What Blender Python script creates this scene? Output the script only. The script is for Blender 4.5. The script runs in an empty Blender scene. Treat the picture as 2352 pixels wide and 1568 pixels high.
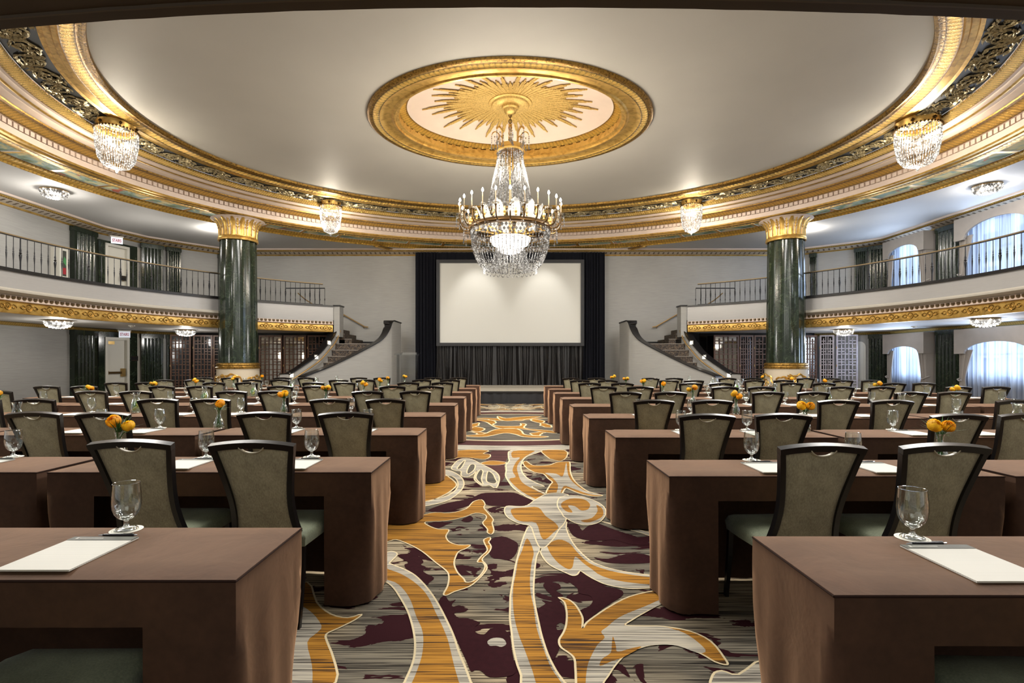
import bpy, bmesh, math, random
from math import sin, cos, pi, sqrt, radians
from mathutils import Vector, Matrix
RN = random.Random(11)
COL = bpy.context.scene.collection
F, CX, HY, CH = 1200.0, 1172.0, 830.0, 1.36      # focal length in px, principal point, camera height

# ------------------------------------------------------------------ mesh builder
class MB:
    def __init__(s):
        s.v = []; s.f = []; s.m = []; s.uv = []
    def add(s, vs, fs, mi=0, M=None, uvs=None):
        b = len(s.v)
        if M is not None: vs = [M @ Vector(p) for p in vs]
        s.v.extend(tuple(p) for p in vs)
        for k, f in enumerate(fs):
            s.f.append(tuple(b + i for i in f))
            s.m.append(mi[k] if isinstance(mi, list) else mi)
            s.uv.append(uvs[k] if uvs else None)
        return s
    def box(s, x0, x1, y0, y1, z0, z1, mi=0, M=None):
        vs = [(x0,y0,z0),(x1,y0,z0),(x1,y1,z0),(x0,y1,z0),(x0,y0,z1),(x1,y0,z1),(x1,y1,z1),(x0,y1,z1)]
        return s.add(vs, [(0,3,2,1),(4,5,6,7),(0,1,5,4),(1,2,6,5),(2,3,7,6),(3,0,4,7)], mi, M)
    def lathe(s, prof, n=20, c=(0,0,0), mi=0, M=None, cap0=False, cap1=False, uv=False):
        vs = []; fs = []; uvs = []; k = len(prof)
        for i in range(n):
            a = 2*pi*i/n
            for r, z in prof: vs.append((c[0]+r*cos(a), c[1]+r*sin(a), c[2]+z))
        L = [0]
        for j in range(k-1): L.append(L[-1] + math.hypot(prof[j+1][0]-prof[j][0], prof[j+1][1]-prof[j][1]))
        rr = max(r for r, z in prof)
        for i in range(n):
            i2 = (i+1) % n
            for j in range(k-1):
                fs.append((i*k+j, i2*k+j, i2*k+j+1, i*k+j+1))
                u0, u1 = 2*pi*rr*i/n, 2*pi*rr*(i+1)/n
                uvs.append(((u0,L[j]/L[-1]),(u1,L[j]/L[-1]),(u1,L[j+1]/L[-1]),(u0,L[j+1]/L[-1])))
        if cap0: fs.append(tuple(i*k for i in reversed(range(n)))); uvs.append(None)
        if cap1: fs.append(tuple(i*k+k-1 for i in range(n))); uvs.append(None)
        return s.add(vs, fs, mi, M, uvs if uv else None)
    def tube(s, pts, r, n=6, mi=0, cap=True, M=None):
        pts = [Vector(p) for p in pts]; k = len(pts); vs = []; fs = []
        rs = r if isinstance(r, (list, tuple)) else [r]*k
        t0 = (pts[1]-pts[0]).normalized()
        up = Vector((0,0,1)) if abs(t0.z) < .9 else Vector((1,0,0))
        nx = t0.cross(up).normalized()
        for i, p in enumerate(pts):
            t = (pts[min(i+1,k-1)] - pts[max(i-1,0)])
            if t.length < 1e-9: t = t0.copy()
            t.normalize()
            nx = nx - t*nx.dot(t)
            if nx.length < 1e-6: nx = t.orthogonal()
            nx.normalize(); ny = t.cross(nx)
            for j in range(n):
                a = 2*pi*j/n
                vs.append(p + nx*(rs[i]*cos(a)) + ny*(rs[i]*sin(a)))
        for i in range(k-1):
            for j in range(n):
                j2 = (j+1) % n
                fs.append((i*n+j, i*n+j2, (i+1)*n+j2, (i+1)*n+j))
        if cap:
            fs.append(tuple(reversed(range(n)))); fs.append(tuple((k-1)*n+j for j in range(n)))
        return s.add(vs, fs, mi, M)
    def bar(s, pts, w, d, mi=0, wdir=(1,0,0), M=None):
        """rectangular section swept along pts; w along wdir, d across"""
        W = Vector(wdir); vs = []; fs = []; k = len(pts); pts = [Vector(p) for p in pts]
        ws = w if isinstance(w, (list, tuple)) else [w]*k
        for i, p in enumerate(pts):
            t = (pts[min(i+1,k-1)] - pts[max(i-1,0)]).normalized()
            a = (W - t*W.dot(t)).normalized(); b = t.cross(a)
            for sx, sy in ((-1,-1),(1,-1),(1,1),(-1,1)):
                vs.append(p + a*(sx*ws[i]/2) + b*(sy*d/2))
        for i in range(k-1):
            for j in range(4):
                j2 = (j+1) % 4
                fs.append((i*4+j, i*4+j2, (i+1)*4+j2, (i+1)*4+j))
        fs.append((3,2,1,0)); fs.append(tuple((k-1)*4+j for j in range(4)))
        return s.add(vs, fs, mi, M)
    def loft(s, rings, mi=0, cap0=True, cap1=True, M=None):
        n = len(rings[0]); vs = [p for r in rings for p in r]; fs = []
        for i in range(len(rings)-1):
            for j in range(n):
                j2 = (j+1) % n
                fs.append((i*n+j, i*n+j2, (i+1)*n+j2, (i+1)*n+j))
        if cap0: fs.append(tuple(reversed(range(n))))
        if cap1: fs.append(tuple((len(rings)-1)*n+j for j in range(n)))
        return s.add(vs, fs, mi, M)
    def grid(s, P, mi=0, M=None, uv=None):
        nu, nv = len(P), len(P[0]); vs = [p for r in P for p in r]; fs = []; uvs = []
        for i in range(nu-1):
            for j in range(nv-1):
                fs.append((i*nv+j, (i+1)*nv+j, (i+1)*nv+j+1, i*nv+j+1))
                if uv: uvs.append((uv[i][j], uv[i+1][j], uv[i+1][j+1], uv[i][j+1]))
        return s.add(vs, fs, mi, M, uvs if uv else None)
    def octa(s, c, r, mi=0, h=1.0):
        x, y, z = c
        return s.add([(x+r,y,z),(x,y+r,z),(x-r,y,z),(x,y-r,z),(x,y,z+r*h),(x,y,z-r*h)],
                     [(0,1,4),(1,2,4),(2,3,4),(3,0,4),(1,0,5),(2,1,5),(3,2,5),(0,3,5)], mi)
    def build(s, name, mats, parent=None, smooth=None, kind=None, recalc=True):
        me = bpy.data.meshes.new(name)
        me.from_pydata(s.v, [], s.f)
        if not isinstance(mats, (list, tuple)): mats = [mats]
        for m in mats: me.materials.append(m)
        me.polygons.foreach_set('material_index', s.m)
        if any(u is not None for u in s.uv):
            ul = me.uv_layers.new(name='UVMap')
            for p, u in zip(me.polygons, s.uv):
                if u:
                    for li, c in zip(p.loop_indices, u): ul.data[li].uv = c
        if recalc:
            bm = bmesh.new(); bm.from_mesh(me)
            bmesh.ops.recalc_face_normals(bm, faces=bm.faces); bm.to_mesh(me); bm.free()
        if smooth:
            me.polygons.foreach_set('use_smooth', [True]*len(me.polygons))
            me.set_sharp_from_angle(angle=radians(smooth))
        me.update()
        o = bpy.data.objects.new(name, me); COL.objects.link(o)
        if parent: o.parent = parent
        if kind: o['kind'] = kind
        return o

def tag(o, label=None, cat=None, group=None, kind=None):
    if label: o['label'] = label
    if cat: o['category'] = cat
    if group: o['group'] = group
    if kind: o['kind'] = kind
    return o
def thing(name, label, cat, loc=(0,0,0), rz=0, group=None, kind=None):
    o = bpy.data.objects.new(name, None); COL.objects.link(o); o.empty_display_size = .1
    o.location = loc; o.rotation_euler = (0,0,rz)
    return tag(o, label, cat, group, kind)
KIDS = {}
def kids(o):
    if o.name not in KIDS: KIDS[o.name] = [c for c in COL.objects if c.parent is o]
    return KIDS[o.name]
def dup(root, loc, rz, label, group=None, depth=True):
    r = root.copy(); COL.objects.link(r); r.location = loc; r.rotation_euler = (0,0,rz); r['label'] = label
    if group: r['group'] = group
    if depth:
        for ch in kids(root):
            c = ch.copy(); COL.objects.link(c); c.parent = r
            for g in kids(ch):
                d = g.copy(); COL.objects.link(d); d.parent = c
    return r
def spline(P, n=6, closed=False):
    out = []; k = len(P)
    rng = range(k if closed else k-1)
    for i in rng:
        if closed: p0,p1,p2,p3 = P[i-1],P[i],P[(i+1)%k],P[(i+2)%k]
        else: p0,p1,p2,p3 = P[max(i-1,0)],P[i],P[i+1],P[min(i+2,k-1)]
        for j in range(n):
            t = j/n
            out.append(tuple(.5*((2*b)+(-a+c)*t+(2*a-5*b+4*c-d)*t*t+(-a+3*b-3*c+d)*t**3) for a,b,c,d in zip(p0,p1,p2,p3)))
    if not closed: out.append(tuple(P[-1]))
    return out
def lerp(a, b, t): return a+(b-a)*t
def interp(xs, ys, x):
    if x <= xs[0]: return ys[0]
    for i in range(len(xs)-1):
        if x <= xs[i+1]: return lerp(ys[i], ys[i+1], (x-xs[i])/(xs[i+1]-xs[i]))
    return ys[-1]

# ------------------------------------------------------------------ materials
class NT:
    def __init__(s, name):
        s.m = bpy.data.materials.new(name); s.m.use_nodes = True; s.t = s.m.node_tree
        s.b = s.t.nodes['Principled BSDF']; s.out = s.t.nodes['Material Output']
    def n(s, typ, ins=None, out=0, **at):
        nd = s.t.nodes.new('ShaderNode'+typ)
        for k, v in at.items(): setattr(nd, k, v)
        for k, v in (ins or {}).items(): s.put(nd.inputs[k], v)
        return nd.outputs[out]
    def put(s, sock, v):
        if hasattr(v, 'is_output'): s.t.links.new(v, sock)
        elif isinstance(v, (tuple, list)) and len(v) == 3 and sock.type == 'RGBA': sock.default_value = (*v, 1)
        else: sock.default_value = v
    def set(s, **kw):
        for k, v in kw.items(): s.put(s.b.inputs[k.replace('_', ' ')], v)
        return s
    def math(s, op, a, b=None, c=None, clamp=False):
        nd = s.t.nodes.new('ShaderNodeMath'); nd.operation = op; nd.use_clamp = clamp
        for i, v in enumerate((a, b, c)):
            if v is not None: s.put(nd.inputs[i], v)
        return nd.outputs[0]
    def ramp(s, fac, stops, interp='LINEAR', out=0):
        nd = s.t.nodes.new('ShaderNodeValToRGB'); cr = nd.color_ramp; cr.interpolation = interp
        while len(cr.elements) < len(stops): cr.elements.new(.5)
        for e, (p, c) in zip(cr.elements, stops):
            e.position = p; e.color = (*c, 1) if isinstance(c, (tuple, list)) else (c, c, c, 1)
        s.put(nd.inputs[0], fac); return nd.outputs[out]
    def mix(s, fac, a, b, bt='MIX'):
        nd = s.t.nodes.new('ShaderNodeMix'); nd.data_type = 'RGBA'; nd.blend_type = bt
        s.put(nd.inputs[0], fac); s.put(nd.inputs[6], a); s.put(nd.inputs[7], b); return nd.outputs[2]
    def obj(s): return s.n('TexCoord', out=3)
    def uvc(s): return s.n('TexCoord', out=2)
    def gen(s): return s.n('TexCoord', out=0)
    def map(s, vec, scale=(1,1,1), loc=(0,0,0)):
        return s.n('Mapping', {'Vector': vec, 'Scale': scale, 'Location': loc})
    def noise(s, vec, scale, detail=2., dist=0., rough=.5, out=0, dim='3D'):
        return s.n('TexNoise', {'Vector': vec, 'Scale': scale, 'Detail': detail, 'Distortion': dist, 'Roughness': rough}, out=out, noise_dimensions=dim)
    def bump(s, h, strength=.5, dist=.02):
        s.put(s.b.inputs['Normal'], s.n('Bump', {'Height': h, 'Strength': strength, 'Distance': dist})); return s
def P(name, col, rough=.5, metal=0., spec=.5, **kw):
    t = NT(name); t.set(Base_Color=col, Roughness=rough, Metallic=metal, Specular_IOR_Level=spec, **kw); return t
def flat(name, col, rough=.5, metal=0., spec=.5, var=0., vs=8., bump=0., bs=60., **kw):
    t = P(name, col, rough, metal, spec, **kw)
    if var or bump:
        o = t.obj()
        if var:
            f = t.noise(o, vs, 3.)
            t.set(Base_Color=t.ramp(f, [(.25, tuple(c*(1-var) for c in col)), (.75, tuple(c*(1+var) for c in col))]))
        if bump: t.bump(t.noise(o, bs, 3.), bump, .01)
    return t.m
def emit(name, col, s):
    t = P(name, (0,0,0), .5); t.set(Emission_Color=col, Emission_Strength=s, Base_Color=col); return t.m

M = {}
M['ceiling'] = flat('ceiling_plaster', (.53,.51,.465), .6, var=.05, vs=.5)
M['outer'] = flat('outer_ceiling_plaster', (.55,.53,.50), .6, var=.03, vs=1.)
M['pink'] = flat('blush_plaster', (.66,.53,.44), .5, var=.05, vs=3.)
M['cream'] = flat('cream_paint', (.44,.405,.345), .45)
def gold(name, c0=(.16,.075,.012), c1=(.72,.43,.09), rough=.33, bump=.35, scale=28., metal=.75):
    t = NT(name); o = t.obj(); f = t.noise(o, scale, 4., .6)
    t.set(Base_Color=t.ramp(f, [(.32, c0), (.52, tuple(lerp(a,b,.75) for a,b in zip(c0,c1))), (.7, c1)]), Roughness=rough, Metallic=metal)
    t.bump(f, bump, .02); return t.m
M['gold'] = gold('gold_leaf', c0=(.48,.27,.06), c1=(.78,.50,.14), bump=.10, scale=7.)
M['goldpale'] = gold('pale_gold_leaf', c0=(.48,.30,.08), c1=(.80,.56,.19), rough=.42, bump=.2, scale=30., metal=.6)
M['gold_dark'] = gold('antique_gold', c0=(.09,.045,.008), c1=(.42,.24,.05), bump=.4, scale=22.)
M['brass'] = flat('brass', (.50,.33,.12), .38, .85)
M['railbrass'] = flat('dull_rail_brass', (.20,.145,.075), .45, .6)
M['bronze'] = flat('aged_bronze', (.13,.075,.028), .38, .8)
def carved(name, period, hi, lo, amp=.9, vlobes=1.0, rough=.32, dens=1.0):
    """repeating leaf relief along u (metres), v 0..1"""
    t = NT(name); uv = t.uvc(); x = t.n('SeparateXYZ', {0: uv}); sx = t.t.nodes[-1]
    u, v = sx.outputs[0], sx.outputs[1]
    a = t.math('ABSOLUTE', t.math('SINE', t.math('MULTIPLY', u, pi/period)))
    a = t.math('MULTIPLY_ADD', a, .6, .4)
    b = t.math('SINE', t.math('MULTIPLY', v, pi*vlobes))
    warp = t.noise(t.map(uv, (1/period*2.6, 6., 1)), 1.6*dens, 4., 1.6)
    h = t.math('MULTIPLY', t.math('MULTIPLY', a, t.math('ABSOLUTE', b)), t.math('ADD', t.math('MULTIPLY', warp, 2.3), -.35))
    t.set(Base_Color=t.ramp(h, [(.08, lo), (.30, tuple(lerp(p,q,.6) for p,q in zip(lo,hi))), (.6, hi)]), Roughness=rough, Metallic=.75)  # crevice shade put into the gold, darker in the hollows
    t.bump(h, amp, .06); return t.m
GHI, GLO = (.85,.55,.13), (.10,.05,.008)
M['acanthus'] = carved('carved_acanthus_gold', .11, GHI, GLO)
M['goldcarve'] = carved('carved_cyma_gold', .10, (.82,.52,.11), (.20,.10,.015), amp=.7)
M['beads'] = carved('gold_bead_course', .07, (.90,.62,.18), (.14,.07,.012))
M['frieze'] = flat('dark_frieze_ground', (.012,.012,.010), .5)
M['relief'] = gold('tarnished_relief', c0=(.16,.13,.07), c1=(.50,.42,.24), rough=.34, bump=.2, scale=30., metal=.55)
M['drumcream'] = flat('cream_drum_ground', (.62,.53,.40), .5)
def cornice(name):
    t = NT(name); uv = t.uvc(); x = t.n('SeparateXYZ', {0: uv}); sx = t.t.nodes[-1]; u, v = sx.outputs[0], sx.outputs[1]
    fu = t.math('ABSOLUTE', t.math('SUBTRACT', t.math('FRACT', t.math('MULTIPLY', u, 1/.20)), .5))
    vv = t.math('ABSOLUTE', t.math('SUBTRACT', v, .5))
    h = t.math('ADD', t.math('MULTIPLY', fu, 2.2), t.math('MULTIPLY', vv, 1.5))
    h = t.math('ADD', h, t.math('MULTIPLY', t.math('SINE', t.math('MULTIPLY', v, 16.)), .16))
    h = t.math('ADD', h, t.math('MULTIPLY', t.noise(t.map(uv, (9,5,1)), 2., 2.), .35))
    t.set(Base_Color=t.ramp(h, [(.66, (.11,.065,.028)), (.80, (.56,.47,.36))]), Roughness=.45); t.bump(h, -.5, .04)
    return t.m
M['cornice'] = cornice('leaf_cornice')
def painting(name):
    t = NT(name); uv = t.uvc(); o = t.obj()
    a = t.noise(o, 1.5, 5., .9, .6); b = t.noise(t.map(o, (1,1,1), (7,3,2)), 2.6, 3., .5)
    base = t.ramp(a, [(.30, (.10,.13,.06)), (.42, (.30,.38,.22)), (.50, (.38,.52,.46)), (.57, (.80,.72,.36)), (.70, (.95,.80,.52))])
    red = t.ramp(b, [(.62, 0.), (.66, 1.)])
    t.set(Base_Color=t.mix(red, base, (.62,.18,.10)), Roughness=.75, Specular_IOR_Level=.2); return t.m
M['painting'] = painting('soft_painted_panel')
def wallcloth(name, col, rough=.55, hl=.06, spec=.5, coat=0.):
    t = NT(name); o = t.obj()
    f = t.noise(t.map(o, (1.2,1.2,38)), 2., 3.); g = t.noise(t.map(o, (.7,.7,.5)), 1., 2.)
    s = t.math('ADD', t.math('MULTIPLY', f, .6), t.math('MULTIPLY', g, .4))
    t.set(Base_Color=t.ramp(s, [(.3, tuple(c*(1-hl*2.4) for c in col)), (.7, tuple(c*(1+hl*2) for c in col))]), Roughness=rough, Specular_IOR_Level=spec)
    t.bump(f, .12, .01)
    if coat: t.set(Coat_Weight=coat, Coat_Roughness=.22)
    return t.m
M['wall'] = wallcloth('grasscloth_wall', (.345,.335,.312))
M['fascia'] = wallcloth('silk_fascia', (.29,.28,.27), .4, .03, .5, .9)
def marble(name):
    t = NT(name); o = t.obj()
    v = t.noise(t.map(o, (1,1,.6)), 5., 6., 1.5, .65); w = t.noise(o, 1.6, 4., 1.)
    vein = t.ramp(t.math('ABSOLUTE', t.math('SUBTRACT', t.noise(o, 2.2, 4., .9, .55), .5)), [(0., (.05,.06,.04)), (.004, (.012,.018,.01)), (.010, 0.)])
    base = t.ramp(t.math('ADD', t.math('MULTIPLY', v, .5), t.math('MULTIPLY', w, .5)), [(.35, (.005,.009,.006)), (.55, (.017,.026,.014)), (.75, (.042,.052,.022))])
    t.set(Base_Color=t.mix(1., base, vein, 'ADD'), Roughness=.16, Specular_IOR_Level=.6); return t.m
M['marble'] = marble('green_marble')
M['black'] = flat('black_lacquer', (.008,.007,.007), .32)
M['iron'] = flat('black_iron', (.012,.012,.014), .4, .4)
M['white'] = flat('white_paint', (.64,.61,.53), .4)
M['beam'] = flat('dark_brown_plaster', (.050,.029,.011), .55, var=.2, vs=3.)
M['beamlight'] = flat('brown_bead', (.085,.055,.026), .5)
def cloth(name, col):
    t = NT(name); o = t.obj(); f = t.noise(o, 5., 4., .5); g = t.noise(o, 45., 3.)
    s = t.math('ADD', t.math('MULTIPLY', f, .65), t.math('MULTIPLY', g, .35))
    t.set(Base_Color=t.ramp(s, [(.3, tuple(c*.70 for c in col)), (.7, tuple(c*1.3 for c in col))]), Roughness=.75, Specular_IOR_Level=.25, Sheen_Weight=.60, Sheen_Roughness=.38, Sheen_Tint=(.86,.51,.29))
    t.bump(f, .25, .02); return t.m
M['cloth'] = cloth('brown_suede_cloth', (.056,.026,.014))
def weave(name, col, dark=.65):
    t = NT(name); o = t.obj(); f = t.noise(t.map(o, (1,1,.4)), 160., 2.); g = t.noise(o, 9., 3.)
    s = t.math('ADD', t.math('MULTIPLY', f, .5), t.math('MULTIPLY', g, .5))
    t.set(Base_Color=t.ramp(s, [(.32, tuple(c*dark for c in col)), (.68, tuple(c*1.3 for c in col))]), Roughness=.6, Specular_IOR_Level=.35, Sheen_Weight=.15)
    t.bump(f, .15, .004); return t.m
M['chairfab'] = weave('olive_woven_fabric', (.37,.335,.215))
M['seatfab'] = weave('grey_green_seat_fabric', (.19,.21,.135))
M['lip'] = flat('grip_edge_highlight', (.50,.45,.31), .3)  # fabric edge paled, its highlight is put into the colour
M['chairblack'] = flat('black_chair_frame', (.007,.006,.006), .28)
M['paper'] = None
t = NT('ruled_paper'); o = t.obj(); x = t.n('SeparateXYZ', {0: o}); sx = t.t.nodes[-1]
ln = t.math('FRACT', t.math('MULTIPLY', sx.outputs[1], 125.))
t.set(Base_Color=t.ramp(ln, [(.12, (.45,.43,.38)), (.2, (.60,.58,.52))]), Roughness=.7); M['paper'] = t.m
M['header'] = flat('grey_pad_header', (.075,.075,.058), .6)
M['penblack'] = flat('black_plastic', (.008,.008,.01), .25)
M['chrome'] = flat('chrome', (.8,.8,.8), .15, 1.)
M['coaster'] = flat('cream_card', (.84,.81,.70), .7, var=.1, vs=60.)
M['coasterring'] = flat('grey_print', (.42,.41,.36), .7)
def thin_glass(name, tint=(.97,.99,.98), gl=.9, rough=.02, base=.04, power=2.2, edge=.0):
    t = NT(name); t.t.nodes.remove(t.b)
    lw = t.n('LayerWeight', {'Blend': .5}, out=1)
    fac = t.math('MULTIPLY_ADD', t.math('POWER', lw, power), gl, base, True)
    tr = t.n('BsdfTransparent', {'Color': tint}); g = t.n('BsdfGlossy', {'Color': (1,1,1), 'Roughness': rough})
    mx = t.n('MixShader', {0: fac, 1: tr, 2: g}); t.t.links.new(mx, t.out.inputs[0]); return t.m
M['glass'] = thin_glass('clear_glass', gl=.85, base=.05, power=1.7)
M['stemglass'] = thin_glass('solid_stem_glass', (.86,.88,.86), .8, .05, .22, 1.4)
M['water'] = thin_glass('water', (.80,.88,.85), .5, .02, .06)
M['acrylic'] = thin_glass('clear_acrylic', (.97,.98,.98), .5, .04, .02, 2.4)
M['lemon'] = flat('lemon', (.80,.66,.10), .45, var=.2, vs=90., Emission_Color=(.8,.66,.1), Emission_Strength=.0)
M['lime'] = flat('lime', (.22,.46,.05), .45, var=.35, vs=70.)
M['mint'] = flat('mint', (.07,.24,.03), .5)
def petal(name, col):
    t = NT(name); o = t.obj(); f = t.noise(o, 50., 2.); cc = t.ramp(f, [(.3, tuple(x*.85 for x in col)), (.7, col)])
    t.set(Base_Color=cc, Roughness=.45); tl = t.n('BsdfTranslucent', {'Color': cc}); m = t.n('MixShader', {0: .45, 1: t.b.outputs[0], 2: tl}); t.t.links.new(m, t.out.inputs[0]); return t.m
M['petal'] = petal('orange_petal', (1.,.50,.015)); M['petal2'] = petal('yellow_petal', (1.,.62,.025))
M['stem'] = flat('green_stem', (.05,.15,.025), .5)
M['leaf'] = flat('fern_green', (.035,.12,.018), .5, var=.3, vs=40.)
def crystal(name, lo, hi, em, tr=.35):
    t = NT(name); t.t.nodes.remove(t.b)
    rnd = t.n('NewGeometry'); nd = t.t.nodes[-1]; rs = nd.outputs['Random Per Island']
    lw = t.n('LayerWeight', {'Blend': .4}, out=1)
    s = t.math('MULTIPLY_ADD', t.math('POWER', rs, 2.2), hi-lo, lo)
    e = t.n('Emission', {'Color': (1.,.95,.86), 'Strength': t.math('MULTIPLY', s, em)})  # random glow per bead added as sparkle
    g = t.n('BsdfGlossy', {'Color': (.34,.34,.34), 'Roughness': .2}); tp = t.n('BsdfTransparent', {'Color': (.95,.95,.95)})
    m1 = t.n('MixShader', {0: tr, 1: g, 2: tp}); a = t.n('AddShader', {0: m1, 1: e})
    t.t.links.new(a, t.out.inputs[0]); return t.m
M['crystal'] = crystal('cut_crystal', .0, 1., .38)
M['crystal_hot'] = crystal('self_lit_crystal', .08, 1.3, 1.0, .30)
M['bulb'] = emit('candle_bulb', (1.,.96,.90), 30.)
M['hot'] = emit('frosted_lit_glass', (1.,.97,.93), 1.5)
M['candle'] = flat('candle_sleeve', (.22,.16,.09), .5)
M['frost'] = flat('frosted_glass', (.42,.42,.40), .35, Emission_Color=(1.,.97,.93), Emission_Strength=.22)
M['screen'] = flat('screen_fabric', (.62,.61,.56), .8)
M['drape'] = flat('black_velour', (.0045,.005,.009), .85, spec=.2)
M['satin'] = flat('charcoal_satin', (.013,.0115,.011), .36)
M['skirt'] = flat('black_skirt', (.010,.010,.012), .5)
M['stage'] = flat('stage_deck', (.42,.38,.31), .6, var=.08, vs=5.)
def wood(name, c):
    t = NT(name); o = t.obj(); f = t.noise(t.map(o, (14,14,1.2)), 3., 4., .6)
    t.set(Base_Color=t.ramp(f, [(.3, tuple(x*.6 for x in c)), (.7, tuple(x*1.35 for x in c))]), Roughness=.4); return t.m
M['wood'] = wood('walnut_lattice', (.125,.052,.024))
M['darkwood'] = wood('dark_walnut', (.05,.02,.01))
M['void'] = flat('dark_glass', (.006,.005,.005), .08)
M['mirror'] = flat('smoked_mirror', (.38,.34,.28), .04, .9)
def sheer(name):
    t = NT(name); t.t.nodes.remove(t.b)
    o = t.obj(); w = t.noise(t.map(o, (6.5,6.5,.12)), 2.2, 2.5)
    c = t.ramp(w, [(.36, (.34,.39,.52)), (.60, (.78,.83,.94))])  # fold shading and cool daylight tint put into the cloth colour
    tl = t.n('BsdfTranslucent', {'Color': c}); d = t.n('BsdfDiffuse', {'Color': c}); tp = t.n('BsdfTransparent')
    a = t.n('MixShader', {0: .25, 1: tl, 2: d}); b = t.n('MixShader', {0: .22, 1: a, 2: tp})
    t.t.links.new(b, t.out.inputs[0]); return t.m
M['sheer'] = sheer('sheer_voile')
M['curtain'] = flat('beige_curtain', (.44,.39,.34), .75, var=.06, vs=4.)
M['sign'] = flat('sign_face', (.80,.80,.85), .4, Emission_Color=(.8,.88,1.), Emission_Strength=.5)
M['red'] = flat('sign_red', (.55,.03,.05), .5)
M['art1'] = flat('print_dark', (.05,.05,.04), .4)
M['art2'] = flat('print_green', (.06,.25,.08), .4)
M['art3'] = flat('print_red', (.35,.02,.03), .4)
M['street'] = emit('glowing_street_facade', (.80,.90,1.), 1.1)  # facade glows by itself, standing in for daylight outside
M['stairstone'] = None
t = NT('stair_carpet'); o = t.obj(); f = t.noise(o, 9., 4., 2.5)
t.set(Base_Color=t.ramp(f, [(.42, (.012,.009,.008)), (.50, (.045,.028,.018)), (.56, (.20,.14,.085)), (.60, (.03,.02,.015))]), Roughness=.6); M['stairstone'] = t.m

# carpet
def stripes(t, lo, mid, hi, dens=1.0):
    o = t.obj()
    f = t.noise(t.map(o, (1.5, 105*dens, 1)), 1., 2., 0., .6)
    g = t.noise(t.map(o, (1.1, 13, 1)), 1., 2.)
    s = t.math('ADD', t.math('MULTIPLY', f, .72), t.math('MULTIPLY', g, .28))
    return t.ramp(s, [(.435, lo), (.46, mid), (.525, mid), (.56, hi)])
def carpet(name, lo, mid, hi, dens=1.):
    t = NT(name); t.set(Base_Color=stripes(t, lo, mid, hi, dens), Roughness=.9, Specular_IOR_Level=.1)
    t.bump(t.noise(t.obj(), 420., 1.), .15, .003); return t.m
M['c_gold'] = carpet('carpet_gold', (.045,.024,.012), (.29,.130,.019), (.40,.19,.03))
M['c_white'] = carpet('carpet_grey_cream', (.09,.08,.065), (.33,.30,.245), (.45,.40,.31))
M['c_line'] = flat('carpet_outline_cream', (.58,.48,.30), .9, spec=.1)
M['c_grey'] = carpet('carpet_dark_grey', (.03,.027,.022), (.085,.075,.058), (.14,.12,.092))
M['c_maroon'] = flat('carpet_maroon', (.026,.0065,.0085), .95, spec=.05, var=.15, vs=30.)
M['c_ring'] = carpet('carpet_maroon_ring', (.02,.007,.008), (.06,.02,.02), (.095,.038,.03))
t = NT('carpet_field'); o = t.obj()
st = stripes(t, (.020,.015,.011), (.25,.195,.125), (.47,.385,.25))
gs = stripes(t, (.020,.017,.014), (.095,.083,.064), (.20,.175,.13))
big = t.noise(t.map(o, (1,.8,1)), .9, 2.)
jag = t.noise(t.map(o, (1.4,2.4,1)), 1.5, 4., 1.1, .55)
fld = t.mix(t.ramp(big, [(.44, 0.), (.56, 1.)]), gs, st)
msk = t.ramp(jag, [(.555, 0.), (.560, 1.)])
t.set(Base_Color=t.mix(msk, fld, (.026,.0065,.0085)), Roughness=.95, Specular_IOR_Level=.05)
M['c_field'] = t.m
M['seam'] = flat('cloth_seam', (.022,.010,.007), .8, spec=.1)
def at(px, py, D): return ((px-CX)*D/F, D, CH+(HY-py)*D/F)
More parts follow.
